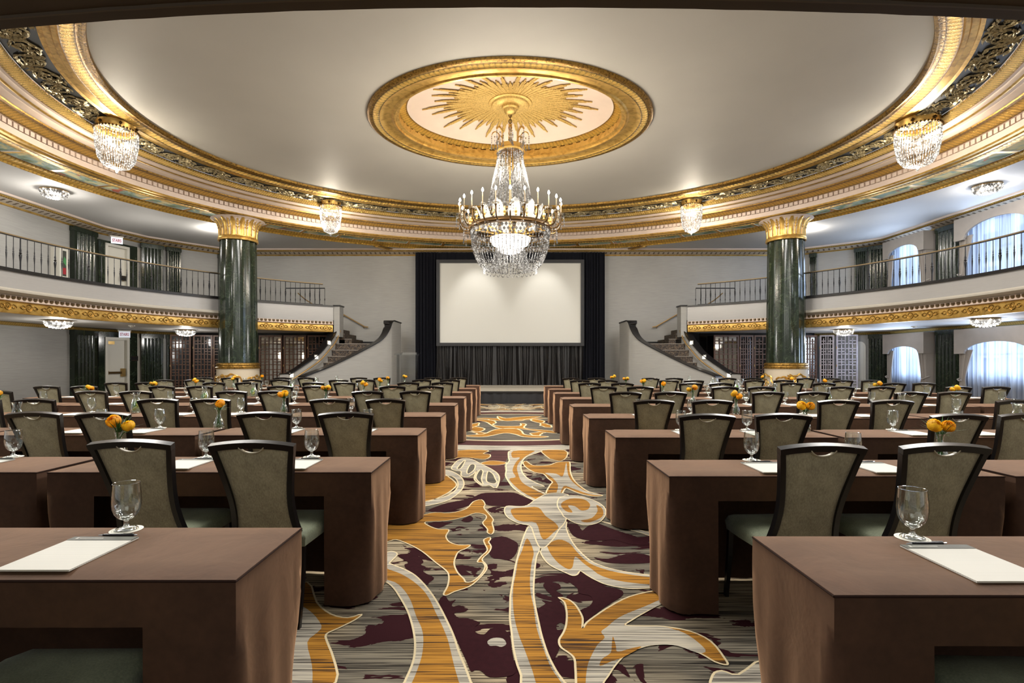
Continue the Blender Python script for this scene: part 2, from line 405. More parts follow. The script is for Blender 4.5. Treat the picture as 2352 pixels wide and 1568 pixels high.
# places hidden behind chairs and tables in the photo are not laid
SKIP = set('bd33w bd44e bp31w bp34e bp34w bp41e bp41w bp42e bp42w bp43e bp43w bp44e bp44w bp45e bp45w bp46e bp46w bp51e bp51w bp52e bp52w bp53e bp54e bp55e bp55w bp56e bp56w bp57e bp57w bp58e bp61e bp61w bp62e bp62w bp63e bp63w bp64e bp64w bp65e bp65w bp66e bp66w bp67e bp67w bp68e bp68w bp71e bp71w bp72e bp72w bp73e bp73w bp74e bp74w bp75w bp76e bp76w bp77e bp77w bp78e bp78w bp81e bp81w bp82e bp82w bp83e bp83w bp84e bp84w bp85e bp85w bp86e bp86w bp87e bp87w bp88e bp88w bp91e bp91w bp92e bp92w bp93e bp93w bp94e bp94w bp95e bp95w bp96e bp96w bp97e bp97w bp98e bp98w ew51e ew52w ew56e ew58e ew61e ew61w ew62e ew62w ew68w ew71e ew72e ew72w ew78e ew78w ew81e ew81w ew82e ew82w ew83e ew83w ew84e ew88w ew91e ew91w ew92e ew92w ew93e ew93w ew94e ew94w ob23e ob46w ob57w ob58e pc22w pc31e pc34e pc34w pc41e pc41w pc42e pc44e pc44w pc45e pc46e pc46w pc51e pc51w pc52e pc52w pc53e pc54e pc55e pc55w pc56e pc56w pc57e pc57w pc58e pc61e pc61w pc62e pc62w pc63e pc63w pc64e pc64w pc65e pc65w pc66e pc66w pc67e pc67w pc68e pc68w pc71e pc71w pc72e pc72w pc73e pc73w pc74e pc74w pc75e pc75w pc76e pc76w pc77e pc77w pc78e pc78w pc81e pc81w pc82e pc82w pc83e pc83w pc84e pc84w pc85e pc85w pc86e pc86w pc87e pc87w pc88e pc88w pc91e pc91w pc92e pc92w pc93e pc93w pc94e pc94w pc95e pc95w pc96e pc96w pc97e pc97w pc98e pc98w rn41e rn42e rn46e rn46w rn51e rn51w rn52e rn52w rn58e rn61e rn61w rn62e rn62w rn65w rn71e rn71w rn72e rn72w rn73e rn73w rn74e rn75e rn75w rn76e rn76w rn77e rn77w rn78e rn78w rn81e rn81w rn82e rn82w rn83e rn83w rn84e rn84w rn85e rn86w rn87e rn87w rn91e rn91w rn92e rn92w rn93e rn93w rn94e rn94w rn95e rn95w rn96e rn96w rn97e rn97w rn98e rn98w'.split())
# ------------------------------------------------------------------ the oval ring, ceiling, medallion
A0, B0, DC = 8.3, 6.47, 12.06
def ell(d, t, A=A0, B=B0): return ((A+d)*cos(t), DC+(B+d)*sin(t))
def sweep(mb, prof, t0, t1, n, mi, sx=1, A=A0, B=B0, sg=1):
    """profile (offset, z) swept round the oval; u in metres along, v 0..1 over the profile"""
    L = [0]
    for j in range(len(prof)-1): L.append(L[-1]+math.hypot(prof[j+1][0]-prof[j][0], prof[j+1][1]-prof[j][1]))
    Pp = []; UV = []; u = 0; prev = None
    for i in range(n+1):
        t = lerp(t0, t1, i/n)
        q = ell(sg*prof[0][0], t, A, B)
        if prev: u += math.hypot(q[0]-prev[0], q[1]-prev[1])
        prev = q
        row = []
        for d, z in prof:
            x, y = ell(sg*d, t, A, B); row.append((sx*x, y, z))
        Pp.append(row); UV.append([(u, l/max(L[-1],1e-6)) for l in L])
    mb.grid(Pp, mi, uv=UV)
def rinceau(mb, fn, p, h, flip, r, mi=0, leaves=15, ls=.34):
    """one scroll of carved foliage in local metres: fn(u, v, w) -> point, u in 0..p, v in -h/2..h/2, w = relief"""
    sg = -1 if flip else 1
    def leafb(u, v, ang, L, W, bend):
        G = []
        for q in range(5):
            t = q/4; a = ang+bend*t; uu = u+L*t*cos(ang+bend*t*.5); vv = v+L*t*sin(ang+bend*t*.5); w = W*(.35,1.,.95,.6,.08)[q]
            G.append([fn(uu-w*sin(a)*j, max(-h*.49, min(h*.49, vv+w*cos(a)*j)), .006+(.026 if j == 0 else .0)+.012*t) for j in (-1,0,1)])
        mb.grid(G, mi)
    pts = [(-p*.1+p*.35*q/6, sg*h*(-.40+.02*q)) for q in range(5)]
    c0 = (p*.5, 0.)
    for q in range(25):
        t = q/24; rad = h*.40*(1-t*.82); an = -pi/2*1.2+2*pi*1.55*t; pts.append((c0[0]+rad*cos(an)*1.05, sg*rad*sin(an)))
    mb.tube([fn(u, v, .014) for u, v in pts], [.017*(1-.5*i/len(pts)) for i in range(len(pts))], 4, mi)
    for k in range(leaves):
        i = 3+int((len(pts)-5)*k/leaves); (u, v), (u2, v2) = pts[i], pts[i+1]; tan = math.atan2(v2-v, u2-u); s = 1 if k % 2 else -1
        L = h*ls*(1-.5*k/leaves)*r.uniform(.8,1.25); leafb(u, v, tan+s*r.uniform(.4,.8), L, L*.17, -s*r.uniform(.6,1.5))
    for k in range(6): leafb(c0[0], 0, k*pi/3+r.random(), h*.10, h*.035, .3)
    for s in (-1, 1):
        for k in range(5): u = p*(.02+.96*(s > 0))+r.uniform(-.05,.05)*p; leafb(u, s*sg*h*r.uniform(.05,.4), r.uniform(0,6.28), h*ls*.9, h*.05, r.uniform(-1.5,1.5))
T0, T1, NR = radians(-50), radians(230), 220
ring = thing('trim_1', 'gilded oval cornice with carved bands, dentils and painted panels round the ceiling', None, kind='structure')
def band(name, prof, mat, smooth=40):
    mb = MB(); sweep(mb, prof, T0, T1, NR, 0); return mb.build(name, mat, ring, smooth)
band('rim_molding', [(-.03,6.87),(-.02,6.80),(.03,6.775),(.07,6.79),(.12,6.775)], M['gold_dark'])
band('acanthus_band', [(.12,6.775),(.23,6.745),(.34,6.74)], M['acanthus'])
band('fillet', [(.34,6.74),(.37,6.765),(.43,6.76),(.45,6.785),(.54,6.775),(.56,6.79),(.62,6.775)], M['gold'])
band('scroll_frieze', [(.62,6.785),(.92,6.79),(1.22,6.785)], M['frieze'])
band('bead_molding', [(1.22,6.77),(1.24,6.72),(1.33,6.70),(1.44,6.665)], M['beads'])
band('cove', [(1.44,6.665),(1.50,6.66),(1.53,6.625),(1.58,6.615)], M['pink'])
band('gold_line', [(1.58,6.615),(1.60,6.60),(1.64,6.60)], M['gold'])
band('cove', [(1.64,6.60),(1.72,6.595),(1.74,6.575),(1.83,6.565),(1.85,6.55),(1.90,6.548)], M['pink'])
band('fillet', [(1.90,6.548),(1.91,6.52),(1.96,6.515)], M['gold_dark'])
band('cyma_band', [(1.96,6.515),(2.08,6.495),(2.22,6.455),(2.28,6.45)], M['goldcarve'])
mb = MB(); sweep(mb, [(2.28,6.45),(2.36,6.44),(2.37,6.33),(2.33,6.325),(2.34,6.19)], T0, T1, NR, 0)
u = 0; t = T0
while t < T1:
    x, y = ell(2.335, t); nx, ny = cos(t)/(A0+2.3), sin(t)/(B0+2.3); l = math.hypot(nx, ny)
    ang = math.atan2(ny, nx)
    mb.box(-.03, .05, -.052, .052, 6.335, 6.44, 0, Matrix.Translation((x,y,0)) @ Matrix.Rotation(ang, 4, 'Z'))
    t += .15/math.hypot((A0+2.3)*sin(t), (B0+2.3)*cos(t))
mb.build('dentil_course', M['pink'], ring)
band('lower_fillet', [(2.34,6.19),(2.36,6.15),(2.45,6.145),(2.47,6.12),(2.54,6.115)], M['gold'])
band('inner_soffit_molding', [(2.54,6.115),(2.62,6.095),(2.74,6.10),(2.78,6.13)], M['acanthus'])
band('outer_soffit_molding', [(3.26,6.13),(3.29,6.08),(3.40,6.05),(3.46,6.04),(3.48,5.985),(3.52,6.0)], M['goldcarve'])
NP = 40
for k in range(NP):
    a, b = lerp(T0, T1, k/NP), lerp(T0, T1, (k+1)/NP); g = (b-a)*.045
    mb = MB(); sweep(mb, [(2.78,6.135),(3.26,6.135)], a+g, b-g, 6, 0); mb.build('painted_panel', M['painting'], ring)
    mb = MB(); sweep(mb, [(2.78,6.12),(3.26,6.12)], b-g, b+g, 2, 0); mb.build('panel_divider', M['gold'], ring)

mb = MB(); t = T0; k = 0; rq = random.Random(8)
while t < T1:
    R_ = math.hypot((A0+.92)*sin(t), (B0+.92)*cos(t)); p = .50; ang = math.atan2(sin(t)/(B0+.9), cos(t)/(A0+.9))
    def fn(u, v, w, t=t, R_=R_):
        x, y = ell(.92+v, t+u/R_); return (x, y, 6.786-w)
    rinceau(mb, fn, p, .58, k % 2, rq, leaves=19); t += p/R_; k += 1
mb.build('frieze_scrollwork', M['relief'], ring, 50, recalc=False)

# main ceiling and recessed medallion
MA, MB_ = 3.2, 2.62
mb = MB(); G = []; n = 96
for i in range(n+1):
    t = 2*pi*i/n; a = ell(.0, t); b = (MA*cos(t), DC+MB_*sin(t))
    G.append([(lerp(a[0],b[0],k/4), lerp(a[1],b[1],k/4), 6.86) for k in range(5)])
mb.grid(G); mb.build('ceiling', M['ceiling'], kind='structure')
med = thing('trim_2', 'gilded oval ceiling medallion with a golden sunburst around the chandelier chain', None, kind='structure')
def mband(name, prof, mat):
    mb = MB(); sweep(mb, prof, 0, 2*pi, 128, 0, A=MA, B=MB_, sg=-1); return mb.build(name, mat, med, 40)
mband('outer_rim', [(-.03,6.865),(-.02,6.82),(.03,6.80),(.08,6.81)], M['gold_dark'])
mband('acanthus_band', [(.08,6.81),(.15,6.79),(.24,6.80)], M['acanthus'])
mband('gold_cove', [(.24,6.80),(.27,6.83),(.38,6.85),(.50,6.85),(.53,6.82)], M['gold'])
mband('lip', [(.53,6.82),(.57,6.815),(.58,6.86),(.66,6.88),(.67,7.0),(.62,7.03)], M['gold'])
mband('inner_carving', [(.62,7.03),(.70,7.05),(.80,7.09),(.84,7.10)], M['goldcarve'])
mb = MB(); PA, PB = MA-.84, MB_-.84
for k in range(66):
    t = 2*pi*k/66; x, y = ell(-.60, t, MA, MB_); nx, ny = cos(t)/MA, sin(t)/MB_
    T = Matrix.Translation((x,y,0)) @ Matrix.Rotation(math.atan2(ny,nx), 4, 'Z')
    mb.loft([[(-.07,-.05,7.03),(-.07,.05,7.03),(.03,.05,7.03),(.03,-.05,7.03)],[(-.06,-.05,6.95),(-.06,.05,6.95),(.03,.05,6.95),(.03,-.05,6.95)],
             [(-.02,-.035,6.88),(-.02,.035,6.88),(.03,.035,6.88),(.03,-.035,6.88)]], 0, M=T)
mb.build('modillion_course', M['gold'], med)
def zdome(r): return 7.34-.24*r**3
mb = MB(); G = []
for i in range(97):
    t = 2*pi*i/96; G.append([(PA*r/10*cos(t), DC+PB*r/10*sin(t), zdome(r/10)) for r in range(11)])
mb.grid(G); mb.build('dome_panel', M['pink'], med, 60)
mb = MB(); NRAY = 60
for k in range(NRAY):
    t = 2*pi*k/NRAY; L = (.86, .62, .74, .56, .80, .66)[k % 6]
    for s, (l, w, off) in enumerate(((L, .020, 0.), (L*.93, .018, .034), (L*.90, .018, -.032), (L*.7, .03, .06), (L*.68, .03, -.06))):
        pts = []
        for q in range(5):
            r = lerp(.2, l, q/4); x = PA*r*cos(t)-off*sin(t)*.75; y = PB*r*sin(t)+off*cos(t)*.75
            pts.append((x, DC+y, zdome(r)-.022-.006*(s % 2)))
        mb.bar(pts, [w*1.1, w*1.5, w*1.6, w*1.6, w*1.3], .02, 0, wdir=(-sin(t), cos(t), 0))
mb.build('sunburst', M['goldpale'], med)
mb = MB(); mb.lathe([(.52,7.33),(.50,7.28),(.44,7.27),(.42,7.24),(.36,7.25),(.30,7.22),(.20,7.235),(.19,7.19),(.15,7.17),(.13,7.10),(.08,7.06),(.0,7.05)], 40, (0,DC,0), uv=True)
mb.build('center_rose', M['goldpale'], med, 40)
# flat ceiling above the balconies
mb = MB(); sweep(mb, [(3.48,6.0),(5.,6.0),(8.4,6.0)], radians(-25), radians(205), 120, 0); mb.build('ceiling_aisle', M['outer'], kind='structure')

# near balcony edge right over the camera
mb = MB(); G = []; G2 = []
for i in range(81):
    x = lerp(-4, 4, i/80); k = .0366 if x < 0 else .0215
    d = 1.683 + k*x*x + .0012*sin(x*31)+.0008*sin(x*83)
    G.append([(x, d+.02, 3.4),(x, d+.01, 2.56),(x, d, 2.5),(x, d-.05, 2.5)])
    G2.append([(x, d-.05, 2.5),(x, d-.053, 2.492),(x, d-.06, 2.492),(x, d-.063, 2.5)])
a = thing('trim_3', 'dark brown curved edge of the balcony overhead', None, kind='structure')
mb.grid(G); G = [[(g[3][0], g[3][1]-.013, 2.5),(g[3][0], .9, 2.5),(g[3][0], -1.6, 2.5)] for g in G]; mb.grid(G)
mb.build('balcony_edge', M['beam'], a); mb = MB(); mb.grid(G2); mb.build('bead', M['beamlight'], a)

# ------------------------------------------------------------------ side balconies
def rosettes(mb, sx, t0, t1, step=.52):
    t = t0; k = 0
    while t < t1:
        x, y = ell(3.172, t); ang = math.atan2(sin(t)/(B0+3.17), cos(t)/(A0+3.17))
        T = Matrix.Translation((x, y, 2.625)) @ Matrix.Rotation(ang, 4, 'Z')
        if sx < 0: T = Matrix.Scale(-1, 4, (1,0,0)) @ T
        ringp = [(0, .078*cos(a*pi/7), .078*sin(a*pi/7)) for a in range(15)]
        mb.tube(ringp, .014, 5, 1, False, T)
        mb.lathe([(.0,-.02),(.03,-.01),(.04,.01),(.0,.02)], 6, mi=1, M=T @ Matrix.Rotation(pi/2, 4, 'Y'))
        for s in (-1, 1):
            for h in (-1, 1):
                pts = [(0, s*(.085+.12*q/6), h*.045*sin(pi*q/6)) for q in range(7)]
                mb.tube(pts, .011, 4, 1, True, T)
            mb.octa(Vector(T @ Vector((0, s*.2, 0))), .035, 1)
        t += step/math.hypot((A0+3.15)*sin(t), (B0+3.15)*cos(t))
def eggs(mb, sx, t0, t1, step, z0, z1, mi, d):
    t = t0
    while t < t1:
        x, y = ell(d, t); ang = math.atan2(sin(t)/(B0+d), cos(t)/(A0+d))
        T = Matrix.Translation((x, y, 0)) @ Matrix.Rotation(ang, 4, 'Z')
        if sx < 0: T = Matrix.Scale(-1, 4, (1,0,0)) @ T
        w = step*.33; zc = (z0+z1)/2; h = (z1-z0)/2
        mb.loft([[(0,-w,zc+h),(0,w,zc+h),(0,w*1.1,zc-h*.2),(0,w*.6,zc-h),(0,-w*.6,zc-h),(0,-w*1.1,zc-h*.2)],
                 [(-.03,-w*.6,zc+h*.8),(-.03,w*.6,zc+h*.8),(-.03,w*.6,zc),(-.03,w*.3,zc-h*.6),(-.03,-w*.3,zc-h*.6),(-.03,-w*.6,zc)]], mi, True, True, T)
        t += step/math.hypot((A0+d)*sin(t), (B0+d)*cos(t))
M['eggdark'] = flat('dark_gilt_egg', (.10,.06,.018), .45, .2)
for sx, side in ((-1, 'left'), (1, 'right')):
    bal = thing('trim_4' if sx < 0 else 'trim_5', 'curved balcony front with gold rosette band on the side of the '+('exit doors' if sx < 0 else 'windows'), None, kind='structure')
    ta, tb, tc = radians(-34), radians(34.0), radians(54.0)
    mb = MB(); sweep(mb, [(3.22,2.5),(4.5,2.5),(7.2,2.5)], ta, tc, 60, 0, sx); mb.build('soffit', M['outer'], bal)
    mb = MB(); sweep(mb, [(3.13,3.04),(3.15,3.44)], ta, tb, 60, 0, sx); sweep(mb, [(3.14,2.88),(3.15,3.44)], tb+.03, tc, 30, 0, sx); mb.build('front_panel', M['fascia'], bal, 30)
    mb = MB()
    for a, b in ((ta, tb), (tb+.03, tc)): sweep(mb, [(3.15,3.43),(3.10,3.43),(3.10,3.485),(3.32,3.485),(3.32,3.43),(3.3,3.3),(7.2,3.3)], a, b, 60, 0, sx)
    mb.build('black_cap', M['black'], bal)
    mb = MB(); sweep(mb, [(3.14,2.88),(3.04,2.90),(2.96,2.945),(2.95,2.985),(3.03,2.99),(3.06,3.02),(3.13,3.045)], ta, tb-.008, 60, 0, sx); mb.build('cornice_molding', M['cream'], bal, 30)
    mb = MB(); sweep(mb, [(3.18,2.745),(3.12,2.755),(3.11,2.77),(3.145,2.78),(3.145,2.88)], ta, tc, 90, 0, sx)
    eggs(mb, sx, ta, tc, .135, 2.79, 2.87, 1, 3.142); mb.build('egg_course', [M['pink'], M['eggdark']], bal)
    mb = MB(); sweep(mb, [(3.30,2.5),(3.28,2.475),(3.19,2.48),(3.175,2.52),(3.18,2.73),(3.16,2.745),(3.2,2.75)], ta, tc, 90, 0, sx)
    rosettes(mb, sx, ta, tc-.02); mb.build('rosette_band', [M['gold'], M['gold_dark']], bal, 40)
    # railing
    for (a, b, nm, where) in ((radians(-12), radians(32.9), 'balcony_railing', 'long'), (radians(37.5), radians(52.1), 'balcony_railing', 'short')):
        r = thing(nm, f'{where} black iron balcony railing with brass handrail ' + (('over the exit door side tables' if sx < 0 else 'in front of the upper windows') if where == 'long' else ('above the stairs beside the lectern' if sx < 0 else 'above the stairs on the window side')), 'railing', group='balcony railings')
        mb = MB(); pts = [(sx*ell(3.2, lerp(a,b,i/50))[0], ell(3.2, lerp(a,b,i/50))[1], 4.28) for i in range(51)]
        mb.bar(pts, .028, .045, 0, (0,0,1)); mb.bar([(p[0],p[1],4.255) for p in pts], .02, .02, 1, (0,0,1)); mb.build('handrail', [M['railbrass'], M['iron']], r)
        mb = MB(); mb.bar([(p[0],p[1],3.50) for p in pts], .03, .035, 0, (0,0,1)); mb.build('bottom_rail', M['iron'], r)
        prof0 = [(.008,3.5),(.009,3.70),(.015,3.80),(.018,3.86),(.010,3.88),(.018,3.90),(.010,3.92),(.013,3.96),(.008,4.02),(.008,4.26)]
        base0 = MB().lathe(prof0, 6).build('baluster', M['iron'], r, 50); base0.location = (pts[0][0], pts[0][1], 0)
        base1 = None; t = a; k = 0
        while True:
            t += .172/math.hypot((A0+3.2)*sin(t), (B0+3.2)*cos(t)); k += 1
            if t > b: break
            x, y = ell(3.2, t)
            if k % 5 == 3:
                if base1 is None: base1 = MB().lathe([(q*1.7, z) for q, z in prof0], 8).build('newel', M['iron'], r, 50); o = base1
                else: o = base1.copy(); COL.objects.link(o); o.parent = r
            else: o = base0.copy(); COL.objects.link(o); o.parent = r
            o.location = (sx*x, y, 0)

# ------------------------------------------------------------------ walls
WL = [(14.4,6.5),(14.4,18.0),(13.9,19.6),(13.0,20.7),(12.0,21.8),(11.5,22.0)]
WR = [(14.4,6.5),(14.4,19.7),(13.9,20.4),(13.2,21.0),(12.2,21.8),(11.5,22.0)]
def plsweep(mb, pts, prof, mi, sx, uv=True):
    """profile (offset into room, z) along plan polyline whose room side is toward x=0"""
    n = len(pts); Pp = []; UV = []; u = 0
    L = [0]
    for j in range(len(prof)-1): L.append(L[-1]+math.hypot(prof[j+1][0]-prof[j][0], prof[j+1][1]-prof[j][1]))
    for i in range(n):
        ds = []
        for a, b in ((i-1,i),(i,i+1)):
            if a >= 0 and b < n:
                d = Vector((pts[b][0]-pts[a][0], pts[b][1]-pts[a][1])).normalized(); ds.append(Vector((-d.y, d.x)))
        nm = sum(ds, Vector((0,0))).normalized(); sc = 1/max(nm.dot(ds[0]), .3)
        if i: u += math.hypot(pts[i][0]-pts[i-1][0], pts[i][1]-pts[i-1][1])
        Pp.append([(sx*(pts[i][0]+nm.x*o*sc), pts[i][1]+nm.y*o*sc, z) for o, z in prof]); UV.append([(u, l/L[-1]) for l in L])
    mb.grid(Pp, mi, uv=UV)
mb = MB(); plsweep(mb, WL, [(0,0),(0,6.05)], 0, -1); mb.build('wall_left', M['wall'], kind='structure')
# window wall: openings for two bays on two floors
WIN = [(13.95, 16.25), (17.9, 19.4)]; OPN = [(.85, 2.3), (3.75, 5.8)]
mb = MB(); y = 6.5
for (a, b) in WIN + [(19.7, 19.7)]:
    mb.box(14.4, 14.7, y, a, 0, 6.05)
    if b > a:
        zs = [0] + [q for o in OPN for q in o] + [6.05]
        for k in range(0, len(zs), 2): mb.box(14.4, 14.7, a, b, zs[k], zs[k+1])
    y = b
plsweep(mb, WR[1:], [(0,0),(0,6.05)], 0, 1); mb.build('wall_right', M['wall'], kind='structure')
mb = MB(); mb.box(-11.5, 11.5, 22.0, 22.2, 0, 6.05); mb.build('wall_back', M['wall'], kind='structure')
mb = MB(); mb.box(-16, 16, -3, 23, -.25, -.02); mb.build('floor_slab', M['c_grey'], kind='structure')
cor = thing('trim_6', 'leaf patterned cornice along the top of the upper walls', None, kind='structure')
def wallpts(P, sx): return P
PILS = {-1: [(17.07, 18.0)], 1: [(16.55, 17.45)]}
for sx, W in ((-1, WL), (1, WR)):
    full = W + [(0.0, 22.0)]
    pts = []
    for p in full: pts.append(p)
    mb = MB(); plsweep(mb, pts, [(0,5.80),(.05,5.81),(.07,5.845)], 0, sx); mb.build('gold_fillet', M['gold'], cor)
    mb = MB(); plsweep(mb, pts, [(.07,5.845),(.40,5.90)], 0, sx); mb.build('leaf_band', M['cornice'], cor)
    mb = MB(); plsweep(mb, pts, [(.40,5.90),(.42,5.94),(.50,5.945)], 0, sx); mb.build('egg_band', M['beads'], cor)
    mb = MB(); plsweep(mb, pts, [(.50,5.945),(.54,5.955),(.56,6.0)], 0, sx); mb.build('cream_edge', M['pink'], cor)
    low = [q for q in W]
    mb = MB(); plsweep(mb, low, [(0,2.40),(.06,2.41),(.10,2.47),(.16,2.5)], 0, sx); mb.build('lower_bead_cornice', M['beads'], cor)
# gilded ceiling ribs at the back corners of the aisle ceiling
for sx in (-1, 1):
    mb = MB(); mb.bar([(sx*5.35, 20.9, 5.985), (sx*4.7, 22.0, 5.985)], .34, .04, 0, (1,0,0)); mb.bar([(sx*5.35, 20.9, 5.96), (sx*4.7, 22.0, 5.96)], .12, .05, 1, (1,0,0))
    mb.build('ceiling_rib', [M['gold_dark'], M['gold']], cor)

# pilasters, portals and doors on the walls: local frame on a wall segment seen between two image columns
def seg_at(W, sx, px, i):
    (x0,y0),(x1,y1) = W[i], W[i+1]; s = sx*(px-CX)/F      # X = s*D
    t = (s*y0-x0)/((x1-x0)-s*(y1-y0)); return Vector((x0+(x1-x0)*t, y0+(y1-y0)*t))
def frame_on(W, sx, pxa, pxb, i):
    a = seg_at(W, sx, pxa, i); b = seg_at(W, sx, pxb, i)
    if a.y > b.y: a, b = b, a
    d = (b-a); w = d.length; d.normalize(); c = (a+b)/2
    X = Vector((sx*d.x, d.y, 0)); Y = Vector((sx*-d.y, d.x, 0)); 
    T = Matrix(((X.x, Y.x, 0, sx*c.x),(X.y, Y.y, 0, c.y),(0,0,1,0),(0,0,0,1)))
    return T, w     # local x along the wall away from camera, y into the room
def pilaster(W, sx, pxa, pxb, i, z0, z1, nm, depth=.16, flutes=5):
    T, w = frame_on(W, sx, pxa, pxb, i); h = w/2; pl = [(-h,.0),(-h,depth)]
    m = .1*w
    for k in range(flutes):
        a = -h+m+(w-2*m)*k/flutes; b = -h+m+(w-2*m)*(k+1)/flutes; g = (b-a)*.12
        pl += [(a+g, depth)] + [(lerp(a+g, b-g, q/6), depth-.045*sin(pi*q/6)) for q in range(1,6)] + [(b-g, depth)]
    pl += [(h,depth),(h,.0)]
    mb = MB(); mb.loft([[(x,y,z0+.12) for x,y in pl],[(x,y,z1-.16) for x,y in pl]], 0, False, False, T)
    mb.box(-h-.03, h+.03, 0, depth+.03, z0, z0+.12, 0, T); mb.box(-h-.02, h+.02, 0, depth+.02, z1-.16, z1, 0, T)
    mb.build(nm, M['marble'], kind='structure')
k = 10
for (W, sx, a, b, i) in ((WL,-1,160,213,0),(WL,-1,322,372,2),(WL,-1,381,412,2),(WL,-1,500,509,3),(WR,1,2160,2214,0),(WR,1,1999,2047,1),(WR,1,1964,1992,2),(WR,1,1861,1876,3)):
    for z0, z1 in ((3.3, 5.8), (0, 2.4)):
        if z0 == 0 and (a, b) in ((500,509),(1861,1876),(1964,1992)): continue
        pilaster(W, sx, a, b, i, z0, z1, f'trim_{k}'); k += 1
def portal(z0, ztop, nm, label, kind):
    T, w = frame_on(WL, -1, 220, 309, 1); h = w/2
    d = thing(nm, label, None, kind='structure')
    mb = MB(); dw = .335; cxx = -h+.22+dw+.08; dh = z0+2.13
    mb.box(-h, cxx-dw-.08, 0, .14, z0, ztop, 0, T); mb.box(cxx+dw+.08, h, 0, .14, z0, ztop, 0, T); mb.box(cxx-dw-.08, cxx+dw+.08, 0, .14, dh+.08, ztop, 0, T)
    mb.build('marble_surround', M['marble'], d)
    mb = MB()
    for x0, x1, za, zb in ((cxx-dw-.09, cxx-dw, z0, dh+.09), (cxx+dw, cxx+dw+.09, z0, dh+.09), (cxx-dw, cxx+dw, dh, dh+.09)): mb.box(x0, x1, 0, .17, za, zb, 0, T); 
    mb.build('door_frame', M['white'], d)
    mb = MB(); mb.box(cxx-dw, cxx+dw, 0, .05, z0, dh, 0, T)
    leaf = mb.build('door_leaf', M['white'], d)
    if kind == 'bar':
        mb = MB(); mb.box(cxx-dw+.02, cxx+dw-.04, .07, .12, z0+.93, z0+1.0, 0, T); mb.box(cxx+dw-.16, cxx+dw-.03, .05, .13, z0+.82, z0+1.11, 1, T); mb.box(cxx-dw, cxx-dw+.06, .05, .12, z0+.90, z0+1.03, 1, T)
        mb.build('panic_bar', [M['bronze'], M['brass']], leaf)
        mb = MB(); mb.box(cxx-dw+.01, cxx-dw+.26, .05, .11, dh-.16, dh-.05, 0, T); mb.build('door_closer', M['brass'], leaf)
    else:
        mb = MB(); mb.box(cxx-dw, cxx+dw, .05, .055, z0, z0+.25, 0, T); mb.lathe([(.0,0),(.03,.01),(.035,.05),(0,.07)], 8, M=T @ Matrix.Translation((cxx+dw-.09,.06,z0+1.0)) @ Matrix.Rotation(-pi/2,4,'X'))
        mb.build('kick_plate', M['brass'], leaf)
    # cream side strips
    mb = MB(); mb.box(h+.02, h+.2, 0, .05, z0, ztop, 0, T); mb.box(-h-.12, -h-.01, 0, .05, z0, ztop, 0, T); mb.build('side_strip', M['cream'], d)
    return T, cxx, dw, h
Tp, cxx, dw, hp = portal(0, 2.4, 'door_1', 'white exit door with brass push bar in a green marble surround under the balcony', 'bar')
portal(3.3, 5.6, 'door_2', 'white door in a green marble surround on the upper gallery', 'plain')
# arched small door near the window side screens
T, w = frame_on(WR, 1, 1960, 1989, 2); d3 = thing('door_3', 'small pale arched door beside the lattice screens on the window side', None, kind='structure')
def archpoly(hw, h, n=10): return [(-hw, 0), (hw, 0)] + [(hw*cos(pi*k/n), h-hw+hw*sin(pi*k/n)) for k in range(n+1)]
for nm, hw, h, d0, d1, m in (('arch_frame', w/2, 2.15, .0, .07, 'white'), ('door_leaf', w/2-.06, 2.06, .07, .10, 'white')):
    mb = MB(); ap = archpoly(hw, h); mb.loft([[(x, d0, z) for x, z in ap], [(x, d1, z) for x, z in ap]], 0, M=T); mb.build(nm, M[m], d3)
mb = MB(); mb.lathe([(0,0),(.03,.01),(.03,.05),(0,.06)], 8, M=T @ Matrix.Translation((.2,.10,1.0)) @ Matrix.Rotation(-pi/2,4,'X')); mb.build('knob', M['iron'], d3)

